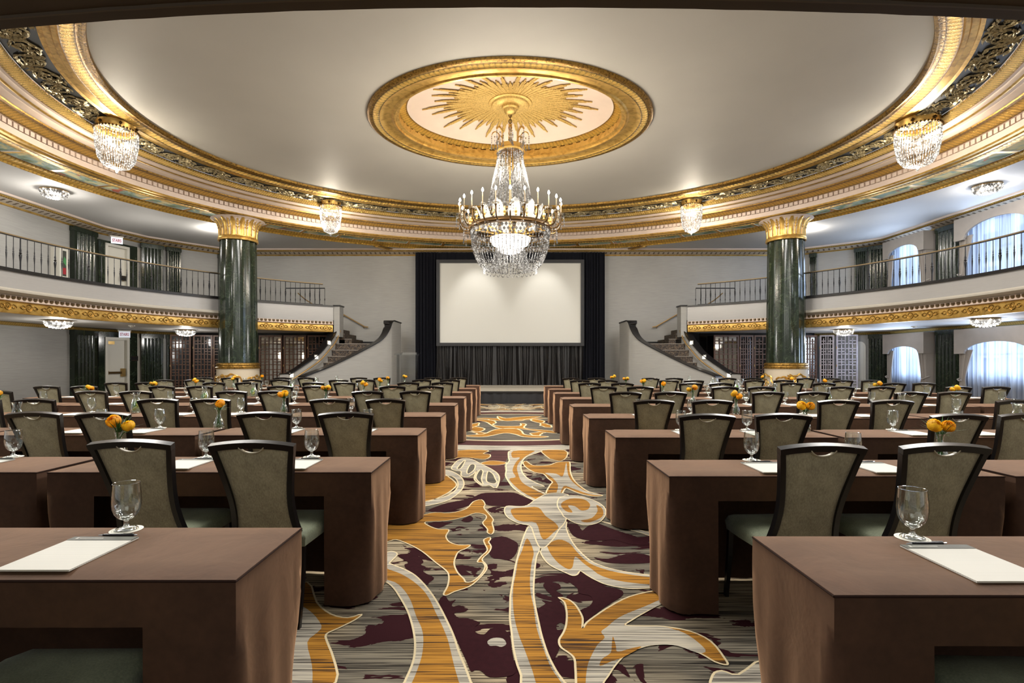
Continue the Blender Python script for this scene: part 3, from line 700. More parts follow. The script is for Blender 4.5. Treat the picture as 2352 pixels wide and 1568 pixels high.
# windows with sheers, tied drapes and valances
extf = MB(); extf.box(18.5, 18.6, 8, 26, -1, 9); 
ef = extf.build('exterior_facade', M['street'], kind='structure')
mb = MB()
for zz in (0.4, 1.9, 3.9, 5.2):
    for yy in range(9): mb.box(18.42, 18.5, 9.+yy*1.8, 10.+yy*1.8, zz, zz+1.1)
mb.build('exterior_window_glazing', flat('exterior_dark_glass', (.10,.13,.16), .2), ef)
wi = 1
for bay, (a, b) in enumerate(WIN):
    for fl, (zo, zt) in enumerate(OPN):
        where = ('lower', 'upper')[fl]; which = ('wide', 'narrow')[bay]
        w = thing(f'window_{wi}', f'{which} {where} window behind sheer curtains', None, kind='structure'); wi += 1
        mb = MB()
        for y0, y1, z0, z1 in ((a, a+.07, zo, zt), (b-.07, b, zo, zt), (a, b, zo, zo+.07), (a, b, zt-.07, zt), (a, b, (zo+zt)/2-.03, (zo+zt)/2+.03), ((a+b)/2-.03, (a+b)/2+.03, zo, zt)): mb.box(14.5, 14.6, y0, y1, z0, z1)
        mb.build('window_frame', M['white'], w)
        mb = MB(); mb.box(14.545, 14.55, a+.05, b-.05, zo+.05, zt-.05); mb.build('pane', M['glass'], w)
        base = (0.03, 3.32)[fl]; top = (2.36, 5.80)[fl]; e = .22; c = (a+b)/2; hw = (b-a)/2+e
        mb = MB(); G = []; nn = 90
        for i in range(nn+1):
            y = lerp(a-e+.06, b+e-.06, i/nn); x = 14.22+.03*sin(i*1.05)+.012*sin(i*2.3+1)
            G.append([(x, y, lerp(base, top-.1, q/6)) for q in range(7)])
        G = [[(14.41, p[1], p[2]) for p in G[0]]]+G+[[(14.41, p[1], p[2]) for p in G[-1]]]
        mb.grid(G); o = mb.build('sheer_curtain', M['sheer'], None, 60, recalc=False)
        tag(o, f'translucent white sheer over the {which} {where} window', 'curtain')
        arch = (1.90, 5.50)[fl] if bay else (1.95, 5.55)[fl]; cor_ = (1.64, 5.16)[fl] if bay else (1.60, 5.12)[fl]
        flat_w = .26*hw
        pl = [(c-hw, top), (c-hw, cor_), (c-hw+flat_w, cor_), (c-hw+flat_w, cor_+.05)] + [(c+(hw-flat_w-.02)*cos(pi-pi*q/14), cor_+.05+(arch-cor_-.05)*sin(pi*q/14)) for q in range(15)] + [(c+hw-flat_w, cor_+.05), (c+hw-flat_w, cor_), (c+hw, cor_), (c+hw, top)]
        mb = MB(); nP = len(pl)
        mb.loft([[(13.98, y, z) for y, z in pl], [(14.04, y, z) for y, z in pl]], 0)
        for y0 in (c-hw, c+hw-.03): mb.box(14.041, 14.38, y0, y0+.03, cor_, top)
        v = mb.build('window_valance', M['curtain']); tag(v, f'beige arched valance over the {which} {where} window', 'valance')
        for s in (-1, 1):
            mb = MB(); G = []; nn = 26; tie = base+.78
            for q in range(15):
                z = lerp(cor_+.12, base, q/14)
                if z > tie: wd = lerp(.22, .46*(hw*.8), ((z-tie)/(cor_+.1-tie))**1.2)
                else: wd = lerp(.22, .34, (tie-z)/(tie-base))
                G.append([(14.40, c+s*(hw-.03), z)]+[(14.12+.035*sin(j*1.9)*min(1, wd*3), c+s*(hw-.04)-s*wd*j/nn, z) for j in range(nn+1)])
            mb.grid(G); dd = mb.build('tied_drape', M['curtain'], None, 50, recalc=False)
            tag(dd, f'beige drape tied back at the {"far" if s > 0 else "near"} side of the {which} {where} window', 'drape')
            mb = MB(); yy = c+s*(hw-.04)
            mb.tube([(14.06, yy-s*.15, tie-.03), (14.04, yy-s*.07, tie-.05), (14.06, yy, tie-.01), (14.2, yy+s*.02, tie+.05)], .022, 6); mb.build('tieback', M['curtain'], dd)

# ------------------------------------------------------------------ great columns
def column(X, D, label):
    c = thing('marble_column', label, 'column', (X, D, 0), group='great columns', kind='thing')
    mb = MB(); NF = 14; rows = []
    for z, r in ((1.30,.585),(1.9,.58),(3.2,.57),(4.6,.553),(5.30,.545)):
        row = []
        for i in range(NF*8):
            ph = (i % 8)/8; a = 2*pi*i/(NF*8); rr = r-.034*sin(pi*ph)**.8
            row.append((rr*cos(a), rr*sin(a), z))
        rows.append(row)
    mb.loft(rows, 0, False, False); mb.build('shaft', M['marble'], c, 35)
    mb = MB(); mb.lathe([(.68,0),(.68,.06),(.645,.10),(.635,1.10),(.64,1.12)], 48, uv=True); mb.build('carved_drum', M['drumcream'], c, 40)
    mb = MB(); rq = random.Random(3)
    for k in range(7):
        def fn(u, v, w, k=k): a = 2*pi*k/7+u/.64; return ((.642+w)*cos(a), (.642+w)*sin(a), .62+v)
        rinceau(mb, fn, 2*pi*.64/7, .84, k % 2, rq, leaves=26, ls=.20)
    mb.build('drum_scrollwork', M['gold'], c, 50, recalc=False)
    mb = MB(); mb.lathe([(.64,1.12),(.665,1.13),(.67,1.17),(.645,1.19),(.64,1.22),(.655,1.25),(.65,1.30),(.58,1.32)], 48); mb.build('drum_molding', M['gold_dark'], c, 30)
    mb = MB(); mb.lathe([(.56,5.28),(.60,5.29),(.61,5.33),(.585,5.36),(.60,5.39),(.57,5.41),(.565,5.44)], 48); mb.build('capital_ring', M['gold'], c, 30)
    bell = [(.56,5.43),(.565,5.60),(.59,5.76),(.64,5.90),(.72,5.96),(.80,5.985),(.81,5.993),(.78,5.995)]
    mb = MB(); mb.lathe(bell, 48); mb.build('capital_bell', M['pink'], c, 40)
    mb = MB()
    def rb(z): return interp([q[1] for q in bell], [q[0] for q in bell], z)
    for k in range(28):
        a = 2*pi*k/28; tall = k % 2 == 0; zt = 5.96 if tall else 5.93; wd = .10 if tall else .035
        G = []
        for q in range(9):
            z = lerp(5.42, zt, q/8); w = wd*(1-.15*sin(q*3.)) * (1,1.05,1,.92,.88,.95,1.05,.9,.4)[q]
            r = rb(z)+.018+.02*(q/8)**3
            G.append([((r-abs(j)*.012)*cos(a+j*w/r/2), (r-abs(j)*.012)*sin(a+j*w/r/2), z) for j in (-1.6,-.8,0,.8,1.6)])
        mb.grid(G)
        for q in ((3.6, 5, 6.3, 7.3) if not tall else ()):
            z = lerp(5.42, zt, q/8); r = rb(z)+.02
            for j in (-1, 1):
                p = [(r*cos(a+j*s*wd*1.5/r), r*sin(a+j*s*wd*1.5/r), z+s*.05) for s in (0,.5,1)]
                mb.tube(p, [.014,.012,.005], 4)
    mb.build('acanthus_leaves', M['gold'], c, 50)
    return c
colL = column(-8.98, 17.25, 'fluted green marble column with gilt capital on the exit door side')
colR = column(9.07, 17.2, 'fluted green marble column with gilt capital on the window side')
# ------------------------------------------------------------------ stairs either side of the stage
OUT = [(663,857,18.25),(669,855.7,18.35),(705,832,18.8),(732,812,19.2),(751,791,19.5),(766,772,19.78),(776,748.6,20.02),(779,735,20.1)]
INN = [(700,864,17.75),(712,858,17.9),(758.6,840,18.45),(812,814.6,19.0),(848,796,19.4),(873,781.6,19.7),(887,768,19.88),(896,752,20.02),(902,736,20.15),(911,737.2,20.55),(921,740.5,21.1)]
def plan(pts): return [at(*p) for p in pts]
def offset(path, o):
    r = []
    for i, p in enumerate(path):
        a = path[max(i-1,0)]; b = path[min(i+1,len(path)-1)]
        d = Vector((b[0]-a[0], b[1]-a[1])).normalized(); r.append((p[0]-d.y*o, p[1]+d.x*o, p[2]))
    return r
def parapet(path, thick, sx, zb=0.):
    a = path; b = offset(path, thick); mb = MB(); cap = MB()
    ca = offset(path, -.03 if thick > 0 else .03); cb = offset(path, thick+(.03 if thick > 0 else -.03))
    rings = []; rc = []
    for p, q, u, v in zip(a, b, ca, cb):
        rings.append([(sx*p[0],p[1],zb),(sx*q[0],q[1],zb),(sx*q[0],q[1],p[2]-.04),(sx*p[0],p[1],p[2]-.04)])
        rc.append([(sx*u[0],u[1],p[2]-.045),(sx*v[0],v[1],p[2]-.045),(sx*v[0],v[1],p[2]),(sx*u[0],u[1],p[2])])
    mb.loft(rings); cap.loft(rc); return mb, cap
M['nosing'] = flat('pale_step_edge', (.20,.17,.14), .5)  # paler strip along the front edge of each step
M['handbrass'] = flat('worn_brass_rail', (.40,.26,.11), .35, .7)
M['steplight'] = emit('step_light_glow', (1.,.95,.85), 4.)
for sx0, name in ((-1, 'exit door side'), (1, 'window side')):
    sx = -sx0 if sx0 < 0 else -1      # OUT/INN are measured on the left; mirror for the right
    sx = 1 if sx0 < 0 else -1
    st = thing('staircase', f'curved staircase with black capped walls on the {name} of the stage', 'staircase', (0,0,0), group='twin staircases')
    po = spline(plan(OUT), 4); pi_ = spline(plan(INN), 4)
    mb, cap = parapet(po, .32, sx); w1 = mb.build('side_wall', M['wall'], st, 50); cap.build('wall_cap', M['black'], w1)
    mb, cap = parapet(pi_, .36, sx); w2 = mb.build('side_wall', M['wall'], st, 50); cap.build('wall_cap', M['black'], w2)
    pin = offset(spline(plan(INN[:9]), 4), .36); pon = spline(plan(OUT), 4)
    def along(path, t):
        L = [0]
        for i in range(len(path)-1): L.append(L[-1]+math.dist(path[i][:2], path[i+1][:2]))
        return interp(L, [p[0] for p in path], t*L[-1]), interp(L, [p[1] for p in path], t*L[-1])
    NS = 11
    for k in range(NS):
        a0, a1 = along(pon, .02+.96*k/NS), along(pon, .02+.96*(k+1)/NS); b0, b1 = along(pin, .02+.96*k/NS), along(pin, .02+.96*(k+1)/NS)
        q = [(sx*a0[0],a0[1]),(sx*b0[0],b0[1]),(sx*b1[0],b1[1]),(sx*a1[0],a1[1])]; z = 2.046*((k+1)/NS)**1.35
        mb = MB(); mb.loft([[(x,y,0) for x,y in q],[(x,y,z) for x,y in q]]); mb.bar([(q[0][0],q[0][1]-.01,z-.012),(q[1][0],q[1][1]-.01,z-.012)], .03, .03, 1, (0,0,1)); mb.build('step', [M['stairstone'], M['nosing']], st)
    zl = .186*NS
    mb = MB(); q = [(-6.3,20.3),(-4.86,20.3),(-4.82,21.98),(-6.3,21.98)]; mb.loft([[(sx*x,y,0) for x,y in q],[(sx*x,y,zl+.02) for x,y in q]]); mb.build('landing', M['stairstone'], st)
    for k in range(6):
        x0 = -6.2-.28*k; z = zl+.2*(k+1)
        mb = MB(); q = [(x0,20.45),(x0,21.98),(x0-.28,21.98),(x0-.28,20.45)]; mb.loft([[(sx*x,y,max(z-.24, zl)) for x,y in q],[(sx*x,y,z) for x,y in q]]); mb.bar([(sx*x0,20.44,z-.012),(sx*(x0-.28),20.44,z-.012)], .03, .03, 1, (0,0,1)); mb.build('step', [M['stairstone'], M['nosing']], st)
    mb = MB(); mb.bar([(sx*-4.7,21.97,zl+.08),(sx*-6.5,21.97,zl+.08)], .14, .04, 0, (0,0,1)); mb.bar([(sx*-6.5,21.97,zl+.09),(sx*-8.3,21.97,zl+1.4)], .2, .04, 0, (0,0,1)); mb.build('skirting', M['black'], st)
    # newel and inner rail on the side wall
    mb = MB(); rail = offset(po[3:-3], -.09); mb.tube([(sx*p[0],p[1],p[2]-.24) for p in rail], .028, 8)
    for p, q in zip(rail[2::8], offset(po[3:-3], 0)[2::8]): mb.tube([(sx*p[0],p[1],p[2]-.26),(sx*q[0],q[1],p[2]-.30)], .016, 5)
    mb.build('handrail', M['handbrass'], st)
    mb = MB(); x0, y0 = sx*-6.50, 19.9
    mb.box(min(x0,x0-sx*.22), max(x0,x0-sx*.22), y0, y0+.45, 2.3, 3.46); mb.build('newel_post', M['wall'], st)
    mb = MB(); mb.box(min(x0,x0-sx*.22)-.03, max(x0,x0-sx*.22)+.03, y0-.03, y0+.48, 3.46, 3.51); mb.build('newel_cap', M['black'], st)
    # upper guard rail by the stair head
    g = thing('guard_rail', f'low iron guard rail at the head of the stairs on the {name}', 'railing')
    mb = MB(); gp = [(sx*-7.32,20.62,4.25),(sx*-8.87,20.62,4.25)]; mb.bar(gp, .04, .035, 0, (0,0,1)); mb.build('handrail', M['iron'], g)
    b0 = None
    for q in range(9):
        x, y = lerp(gp[0][0],gp[1][0],q/8), lerp(gp[0][1],gp[1][1],q/8)
        if b0 is None: o = b0 = MB().lathe([(.009,3.3),(.009,3.75),(.02,3.8),(.009,3.86),(.009,4.24)], 6).build('baluster', M['iron'], g)
        else: o = b0.copy(); COL.objects.link(o); o.parent = g
        o.location = (x, y, 0)
    mb = MB(); mb.tube(spline([(sx*-8.5,20.9,4.1),(sx*-8.38,20.95,3.98),(sx*-8.1,21.1,3.75),(sx*-7.2,21.2,3.25)], 5), .022, 6); mb.build('sloping_rail', M['handbrass'], g)
    # rail on the rear wall
    mb = MB(); mb.tube([(sx*-5.95,21.88,2.80),(sx*-6.1,21.88,2.82),(sx*-7.3,21.88,3.5)], .026, 7)
    for x, z in ((-6.15,2.83),(-7.0,3.32)): mb.tube([(sx*x,21.88,z),(sx*x,21.9,z-.06),(sx*x,21.99,z-.07)], .013, 5)
    o = mb.build('wall_handrail', M['handbrass'], None, 50); tag(o, f'brass handrail on the back wall above the stairs on the {name}', 'handrail')
    for k, (px, py, D, wh) in enumerate(((770,787,19.55,'top'),(744,820,19.15,'middle'),(696,862,18.35,'bottom'))):
        p = at(px, py, D); s = .085
        qx, qy = min(((math.dist((a[0],a[1]), (p[0]-.1,p[1])), a) for a in po))[1][:2]
        i = min(range(len(po)), key=lambda j: abs(po[j][1]-D)); a = po[max(i-1,0)]; b = po[min(i+1,len(po)-1)]
        d = Vector((b[0]-a[0], b[1]-a[1])).normalized(); nrm = Vector((d.y, -d.x)); c0 = Vector(po[i][:2])
        r = thing('step_light', f'small glowing step light, {wh} of three, on the stair wall on the {name}', 'light', group='stair lights')
        for nm, e, o0, o1, m in (('trim_plate', s, .0, .012, 'white'), ('glowing_lens', s*.62, .012, .016, 'steplight')):
            mb = MB(); vs = []
            for oo in (o0, o1):
                for du, dz in ((-e,-e),(e,-e),(e,e),(-e,e)):
                    v = c0+nrm*(oo+.014)+d*du; vs.append((sx*v.x, v.y, p[2]+dz))
            mb.add(vs, [(3,2,1,0),(4,5,6,7),(0,1,5,4),(1,2,6,5),(2,3,7,6),(3,0,4,7)]); mb.build(nm, M[m], r)

# ------------------------------------------------------------------ stage, drapes, screen, lectern
sg = thing('stage', 'low pale topped stage with black pleated skirt below the screen', 'stage')
mb = MB(); mb.box(-4.25, 4.25, 16.8, 21.7, .35, .40); deck = mb.build('stage_deck', M['stage'], sg)
mb = MB()
for x in (-1.62, 0.02+1.55): mb.box(x-.022, x+.022, 16.8, 19.2, .4, .403)
mb.box(-4.25, 4.25, 19.2, 19.24, .4, .403); mb.box(-4.25, 4.25, 16.79, 16.83, .34, .404); mb.build('deck_joint', M['black'], deck)
mb = MB(); G = []; n = 260
per = [(-4.2,21.5),(-4.2,16.82),(4.2,16.82),(4.2,21.5)]
for i in range(n+1):
    u = i/n*3; k = min(int(u), 2); a, b = per[k], per[k+1]; t = u-k
    x, y = lerp(a[0],b[0],t), lerp(a[1],b[1],t); w = .025*sin(i*1.9)+.012*sin(i*4.1)
    if k == 1: y += w
    else: x += w
    G.append([(x+(.03*sin(i*3.3) if k==1 else 0), y, .0), (x, y, .2), (x, y, .365)])
mb.grid(G); mb.build('skirt', M['skirt'], sg, 70, recalc=False)
def pleats(x0, x1, y, z0, z1, n, amp, f, splay=0., seed=0):
    mb = MB(); G = []; r = random.Random(seed); ph = [r.uniform(.7, 1.4) for _ in range(200)]
    a = 0
    for i in range(n+1):
        a += f*ph[i//8 % 200]
        x = lerp(x0, x1, i/n); w = amp*sin(a); w2 = amp*.4*sin(a*2.3+seed)
        G.append([(x+splay*sin(a*.33+seed)*(1-q/8)**2, y+(w+w2)*(1.15-.5*q/8)-abs(splay)*.6*(1-q/8)**3, lerp(z0, z1, q/8)) for q in range(9)])
    mb.grid(G); return mb
def drape(nm, label, mb, m):
    o = mb.build(nm, M[m], None, 75, recalc=False); return tag(o, label, 'drape')
drape('stage_drape', 'tall black drape between the lectern and the projection screen', pleats(-3.88,-2.95,21.35,.41,5.82,70,.05,.55,seed=1), 'drape')
drape('stage_drape', 'tall black drape beside the screen on the window side', pleats(2.93,3.86,21.35,.41,5.82,70,.05,.55,seed=2), 'drape')
drape('header_drape', 'black header drape above the projection screen', pleats(-2.97,2.95,21.4,5.0,5.82,200,.03,.5,seed=3), 'drape')
drape('screen_skirt', 'pleated charcoal curtain hanging below the projection screen', pleats(-3.0,2.98,21.28,.405,2.02,330,.055,.42,.06,seed=5), 'satin')
sc = thing('projection_screen', 'large cream projection screen in a black frame on the stage', 'screen')
mb = MB(); x0, x1, z0, z1 = at(1010,787,21.1)[0], at(1334,604,21.1)[0], at(1010,787,21.1)[2], at(1334,604,21.1)[2]; e = .13
mb.box(x0, x1, 21.10, 21.12, z0, z1); mb.build('screen_surface', M['screen'], sc)
mb = MB()
for a in ((x0-e,x1+e,z1,z1+e),(x0-e,x1+e,z0-e,z0),(x0-e,x0,z0,z1),(x1,x1+e,z0,z1)): mb.box(a[0],a[1],21.04,21.14,a[2],a[3])
mb.build('frame', M['skirt'], sc)
mb = MB()
for x in (x0+.6, x1-.6): mb.bar([(x,21.2,z0-.1),(x,21.2,.42)], .06, .04); mb.box(x-.2,x+.2,21.0,21.24,.402,.43)
mb.build('stand', M['skirt'], sc)
lc = thing('lectern', 'clear acrylic lectern standing on the stage beside the black drape', 'lectern', (-3.45,17.6,.404))
mb = MB(); G = [(-.41,-.22,1.17),(.41,-.22,1.17),(.41,.2,1.25),(-.41,.2,1.25)]; mb.loft([[(x,y,z) for x,y,z in G],[(x,y,z+.02) for x,y,z in G]]); mb.box(-.41,.41,-.235,-.215,1.15,1.22); mb.build('reading_top', M['acrylic'], lc)
for x in (-.33, .31):
    mb = MB(); mb.box(x-.012, x+.012, -.2, .17, .02, 1.19); mb.build('side_panel', M['acrylic'], lc)
mb = MB(); mb.box(-.32,.3,.12,.14,.02,1.17); mb.build('front_panel', M['acrylic'], lc)
mb = MB(); mb.box(-.38,.36,-.22,.2,0,.02); mb.build('base', M['acrylic'], lc)

# ------------------------------------------------------------------ lattice folding screens under the balconies
def lattice(p0, p1, label, z1=2.40, glass='void', mirror=False, mat='wood'):
    (xa, ya), (xb, yb) = p0, p1
    w = math.hypot(xb-xa, yb-ya); h = z1; r = thing('lattice_door', label, 'folding door', (xa, ya, 0), math.atan2(yb-ya, xb-xa), group='lattice folding doors')
    fw = .06
    mb = MB(); mb.box(0,fw,-.025,.025,.0,h); mb.box(w-fw,w,-.025,.025,0,h); mb.box(fw,w-fw,-.025,.025,h-fw,h); mb.box(fw,w-fw,-.025,.025,0,.1); mb.build('door_frame', M[mat], r)
    mb = MB(); b = .016; iw = w-2*fw
    xs = [fw+iw*q for q in (.2,.4,.6,.8)]
    def v(x, za, zb): mb.box(x-b, x+b, -.015, .015, za, zb)
    def hz(z, a, c): mb.box(a, c, -.015, .015, z-b, z+b)
    v(xs[1], .1, h-fw); v(xs[2], .1, h-fw)
    z = .22; k = 0
    while z < h-.3:
        hz(z, fw, w-fw) if k % 2 == 0 else hz(z, xs[0], xs[3])
        if k % 2 == 0:
            for s in (0, 3):
                v(xs[s], z, z+.19); 
            hz(z+.19, fw, xs[0]+b) ; hz(z+.19, xs[3]-b, w-fw)
        else:
            v(xs[0], z, z+.21); v(xs[3], z, z+.21); hz(z+.105, fw, xs[1]); hz(z+.105, xs[2], w-fw)
        z += .20 if k % 2 == 0 else .21; k += 1
    mb.build('lattice', M[mat], r)
    if glass:
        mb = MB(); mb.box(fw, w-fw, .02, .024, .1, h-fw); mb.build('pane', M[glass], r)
    mb = MB()
    for zz in (.5, 1.2, 1.9): mb.tube([(.005,-.03,zz-.04),(.005,-.03,zz+.04)], .014, 6)
    mb.build('hinge', M['brass'], r); return r
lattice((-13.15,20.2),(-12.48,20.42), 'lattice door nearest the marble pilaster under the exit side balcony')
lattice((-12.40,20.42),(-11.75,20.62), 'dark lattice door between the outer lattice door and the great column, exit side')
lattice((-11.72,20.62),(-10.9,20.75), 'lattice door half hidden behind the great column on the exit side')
lattice((-9.95,20.7),(-9.05,20.75), 'lattice door just past the great column, exit side, beside the stairs', glass='mirror')
lattice((-9.0,20.75),(-8.1,20.75), 'lattice door with pale reflections next to the exit side stair wall', glass='mirror')
lattice((-8.05,20.75),(-7.25,20.7), 'lattice door partly behind the sloping exit side stair wall')
lattice((8.02,20.6),(9.05,20.7), 'lattice door with bright reflections by the window side stair wall', glass='mirror')
lattice((9.08,20.7),(9.65,20.75), 'narrow lattice door between two doors beside the window side stairs')
lattice((9.68,20.75),(10.5,20.75), 'dark lattice door touching the great column on the window side')
lattice((11.55,20.75),(12.15,20.7), 'brown lattice door just past the window side column', glass='mirror')
M['daylit_wood'] = wood('walnut_lattice_daylit', (.40,.34,.34))  # lattice wood paled, window light on it put into the colour
lattice((12.2,20.6),(12.62,20.35), 'pale lattice door angled beside the brown one, window side', glass='void', mat='daylit_wood')
lattice((12.66,20.3),(13.4,20.15), 'pale open lattice door next to the small arched door', glass=None, mat='daylit_wood')
for sx in (-1, 1):
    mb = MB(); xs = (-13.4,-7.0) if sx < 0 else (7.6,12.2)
    mb.box(xs[0], xs[1], 20.95, 21.0, 0, 2.5); mb.build('dark_backing_wall', M['void'], kind='structure')  # dark sheet added behind the doors for the unlit space there

# ------------------------------------------------------------------ light fittings
def strand(mb, p, q, n, r, sag=0., jit=0.):
    for i in range(n):
        t = (i+.5)/n
        c = [lerp(a, b, t) for a, b in zip(p, q)]; c[2] -= sag*4*t*(1-t)
        mb.octa(c, r*RN.uniform(.85,1.15), 0, 1.15)
def lantern_parts(t, R, H):
    mb = MB(); mb.lathe([(R*.95,.0),(R*1.0,-.03),(R*.93,-.08),(R*.90,-.16),(R*1.02,-.18)], 32, cap0=True); mb.build('mounting_plate', M['gold'], t, 40)
    mb = MB()
    for k in range(6): mb.octa((R*.96*cos(k*pi/3+.3), R*.96*sin(k*pi/3+.3), -.10), .045)
    for k in range(40): mb.octa((R*1.03*cos(k*pi/20), R*1.03*sin(k*pi/20), -.185), .03)
    mb.build('crown_band', M['bronze'], t)
    mb = MB(); NS = 46
    for k in range(NS):
        a = 2*pi*k/NS
        pr = [(R*.99,-.20),(R*1.0,-.45),(R*.95,-H*.62),(R*.85,-H*.85),(R*.62,-H*1.0)]
        for q in range(26):
            z = lerp(-.20, -H, q/25); r = interp([-p[1] for p in pr], [p[0] for p in pr], -z)
            mb.octa((r*cos(a), r*sin(a), z), .0155*RN.uniform(.8,1.2), 0, 1.2)
        if k % 2 == 0:
            for q in range(5): r = R*.62*(1-q/5); mb.octa((r*cos(a), r*sin(a), -H-.02*q), .014)
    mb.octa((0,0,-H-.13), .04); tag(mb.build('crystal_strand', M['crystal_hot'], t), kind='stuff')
    for k in range(3):
        mb = MB(); a = 2*pi*k/3+.4; mb.lathe([(.0,-.05),(.032,-.03),(.03,.02),(.0,.05)], 8, (R*.45*cos(a), R*.45*sin(a), -H*.46)); mb.build('bulb', M['bulb'], t)
LANT = [(-9.0,11.95,.41,.97,'large crystal lantern hanging nearest the exit door side balcony'),(-6.1,17.75,.345,1.02,'crystal lantern on the oval cornice between the exit side column and the chandelier'),
        (6.12,17.65,.345,1.02,'crystal lantern on the oval cornice between the chandelier and the window side column'),(9.2,11.8,.43,.98,'large crystal lantern above the window side balcony')]
L0 = None
for x, y, R, H, lab in LANT:
    if L0 is None: L0 = thing('crystal_lantern', lab, 'ceiling light', (x,y,6.80), group='crystal lanterns'); lantern_parts(L0, R, H)
    else:
        o = dup(L0, (x,y,6.80), 0.4, lab, 'crystal lanterns'); o.scale = (R/.41, R/.41, H/.97)
def flush(t, R):
    mb = MB(); mb.lathe([(R*.9,0),(R*1.05,-.01),(R*1.0,-.045)], 28, cap0=True); mb.build('ceiling_plate', M['brass'], t, 40)
    mb = MB()
    for lv, (r, z) in enumerate(((1.,-.05),(.97,-.10),(.86,-.145),(.66,-.175),(.42,-.19),(.18,-.2))):
        n = max(6, int(34*r))
        for k in range(n): a = 2*pi*(k+lv*.5)/n; mb.octa((R*r*cos(a), R*r*sin(a), z), .034, 0, 1.2)
    tag(mb.build('crystal_bowl', M['crystal_hot'], t), kind='stuff')
    mb = MB(); mb.lathe([(.0,-.05),(R*.55,-.06),(R*.5,-.10),(.0,-.13)], 14); mb.build('lit_diffuser', M['hot'], t)
FL = [(-12.35,14.15,6.0,'flush crystal ceiling light over the exit side upper gallery'),(12.55,13.75,6.0,'flush crystal ceiling light over the window side upper gallery'),
      (-12.5,14.45,2.5,'flush crystal light under the exit side balcony, nearest the camera'),(-11.65,18.75,2.5,'flush crystal light under the balcony in front of the exit side lattice doors'),
      (12.55,13.8,2.5,'flush crystal light under the window side balcony, nearest the camera'),(11.75,18.4,2.5,'flush crystal light under the balcony near the pale lattice doors')]
f0 = None
for x, y, z, lab in FL:
    if f0 is None: f0 = thing('flush_light', lab, 'ceiling light', (x,y,z), group='flush crystal lights'); flush(f0, .30)
    else: dup(f0, (x,y,z), RN.random(), lab, 'flush crystal lights')
for px, py, lab in ((302,747,'small white smoke detector under the exit side balcony'),(2100,749,'small smoke detector under the window side balcony')):
    D = 1.14*F/(HY-py); x = (px-CX)*D/F
    o = thing('smoke_detector', lab, 'smoke detector', (x, D, 2.5)); mb = MB(); mb.lathe([(.09,0),(.085,-.03),(.05,-.035)], 16, cap1=True); mb.build('mounting_base', M['white'], o, 40); mb = MB(); mb.lathe([(.05,-.035),(.045,-.06),(.0,-.065)], 12); mb.build('sensor_cap', M['white'], o, 40)

# the great chandelier
ch = thing('chandelier', 'huge crystal chandelier with a ring of candle lights hanging from the gilded medallion', 'chandelier', (0,DC,0))
mb = MB(); mb.tube([(0,0,7.1),(0,0,6.45)], .012, 6)
for k in range(9):
    z = 7.04-.07*k; a = k % 2*pi/2; mb.tube([(.035*cos(q*pi/4)*cos(a), .035*cos(q*pi/4)*sin(a), z+.05*sin(q*pi/4)) for q in range(9)], .011, 5, cap=False)
mb.build('chain', M['bronze'], ch)
mb = MB(); mb.lathe([(.02,6.46),(.05,6.42),(.04,6.38),(.27,6.34),(.29,6.33),(.285,6.24),(.30,6.22),(.29,6.19),(.26,6.18)], 28); mb.build('crown', M['gold'], ch, 40)
for k in range(8):
    a = 2*pi*k/8; mb = MB(); pts = [(.26,6.33),(.24,6.48),(.26,6.60),(.33,6.66),(.40,6.64),(.43,6.57)]
    pp = spline([(r*cos(a), r*sin(a), z) for r, z in pts], 4); mb.tube(pp, [.013]*(len(pp)-4)+[.011,.009,.007,.004], 5)
    for i, p in enumerate(pp[2:-2]):
        for s in (-1, 1): mb.add([p, (p[0]-s*.05*sin(a), p[1]+s*.05*cos(a), p[2]+.035), (p[0]-s*.02*sin(a), p[1]+s*.02*cos(a), p[2]-.012)], [(0,1,2)])
    f = mb.build('palm_frond', M['gold'], ch, 50, recalc=False)
    mb = MB()
    for j in range(3):
        r = .43-.07*j
        for q in range(7): mb.octa((r*cos(a+.1*j), r*sin(a+.1*j), 6.55-.045*q-.02*j), .017 if q < 6 else .03, 0, 1.5)
    mb.build('crystal_drop', M['crystal'], f)
mb = MB(); mb.lathe([(.04,6.2),(.10,6.12),(.12,6.0),(.09,5.85),(.04,5.72),(.03,5.6),(.05,5.55),(.02,5.5),(.025,5.2),(.035,4.6),(.03,4.2)], 14); mb.build('stem', M['gold'], ch, 40)
mb = MB()
for k in range(38):
    a = 2*pi*k/38
    strand(mb, (.27*cos(a),.27*sin(a),6.2), (.56*cos(a),.56*sin(a),4.86), 40, .0175, .10)
for k in range(16):
    a = 2*pi*k/16+.1
    strand(mb, (.2*cos(a),.2*sin(a),6.15), (.24*cos(a),.24*sin(a),5.5), 18, .018)
    strand(mb, (.16*cos(a),.16*sin(a),5.6), (.42*cos(a),.42*sin(a),4.95), 22, .018)
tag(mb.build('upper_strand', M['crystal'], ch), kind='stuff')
for k in range(12):
    a = 2*pi*k/12+.13; mb = MB(); G = []
    for q in range(8):
        t = q/7; w = .135*sin(pi*(.2+.75*t))**.6; z = lerp(4.48, 4.93, t); r = .62+.10*t+.06*t*t
        G.append([((r+.02*abs(j))*cos(a+j*w/r), (r+.02*abs(j))*sin(a+j*w/r), z-(.05*abs(j) if q == 7 else 0)) for j in (-1,-.5,0,.5,1)])
    mb.grid(G); mb.build('shade_petal', M['frost'], ch, 60, recalc=False)
mb = MB(); mb.lathe([(.86,4.36),(.93,4.37),(.945,4.40),(.92,4.43),(.925,4.47),(.88,4.48),(.80,4.46)], 56); mb.build('ring_band', M['bronze'], ch, 30)
fin0 = None
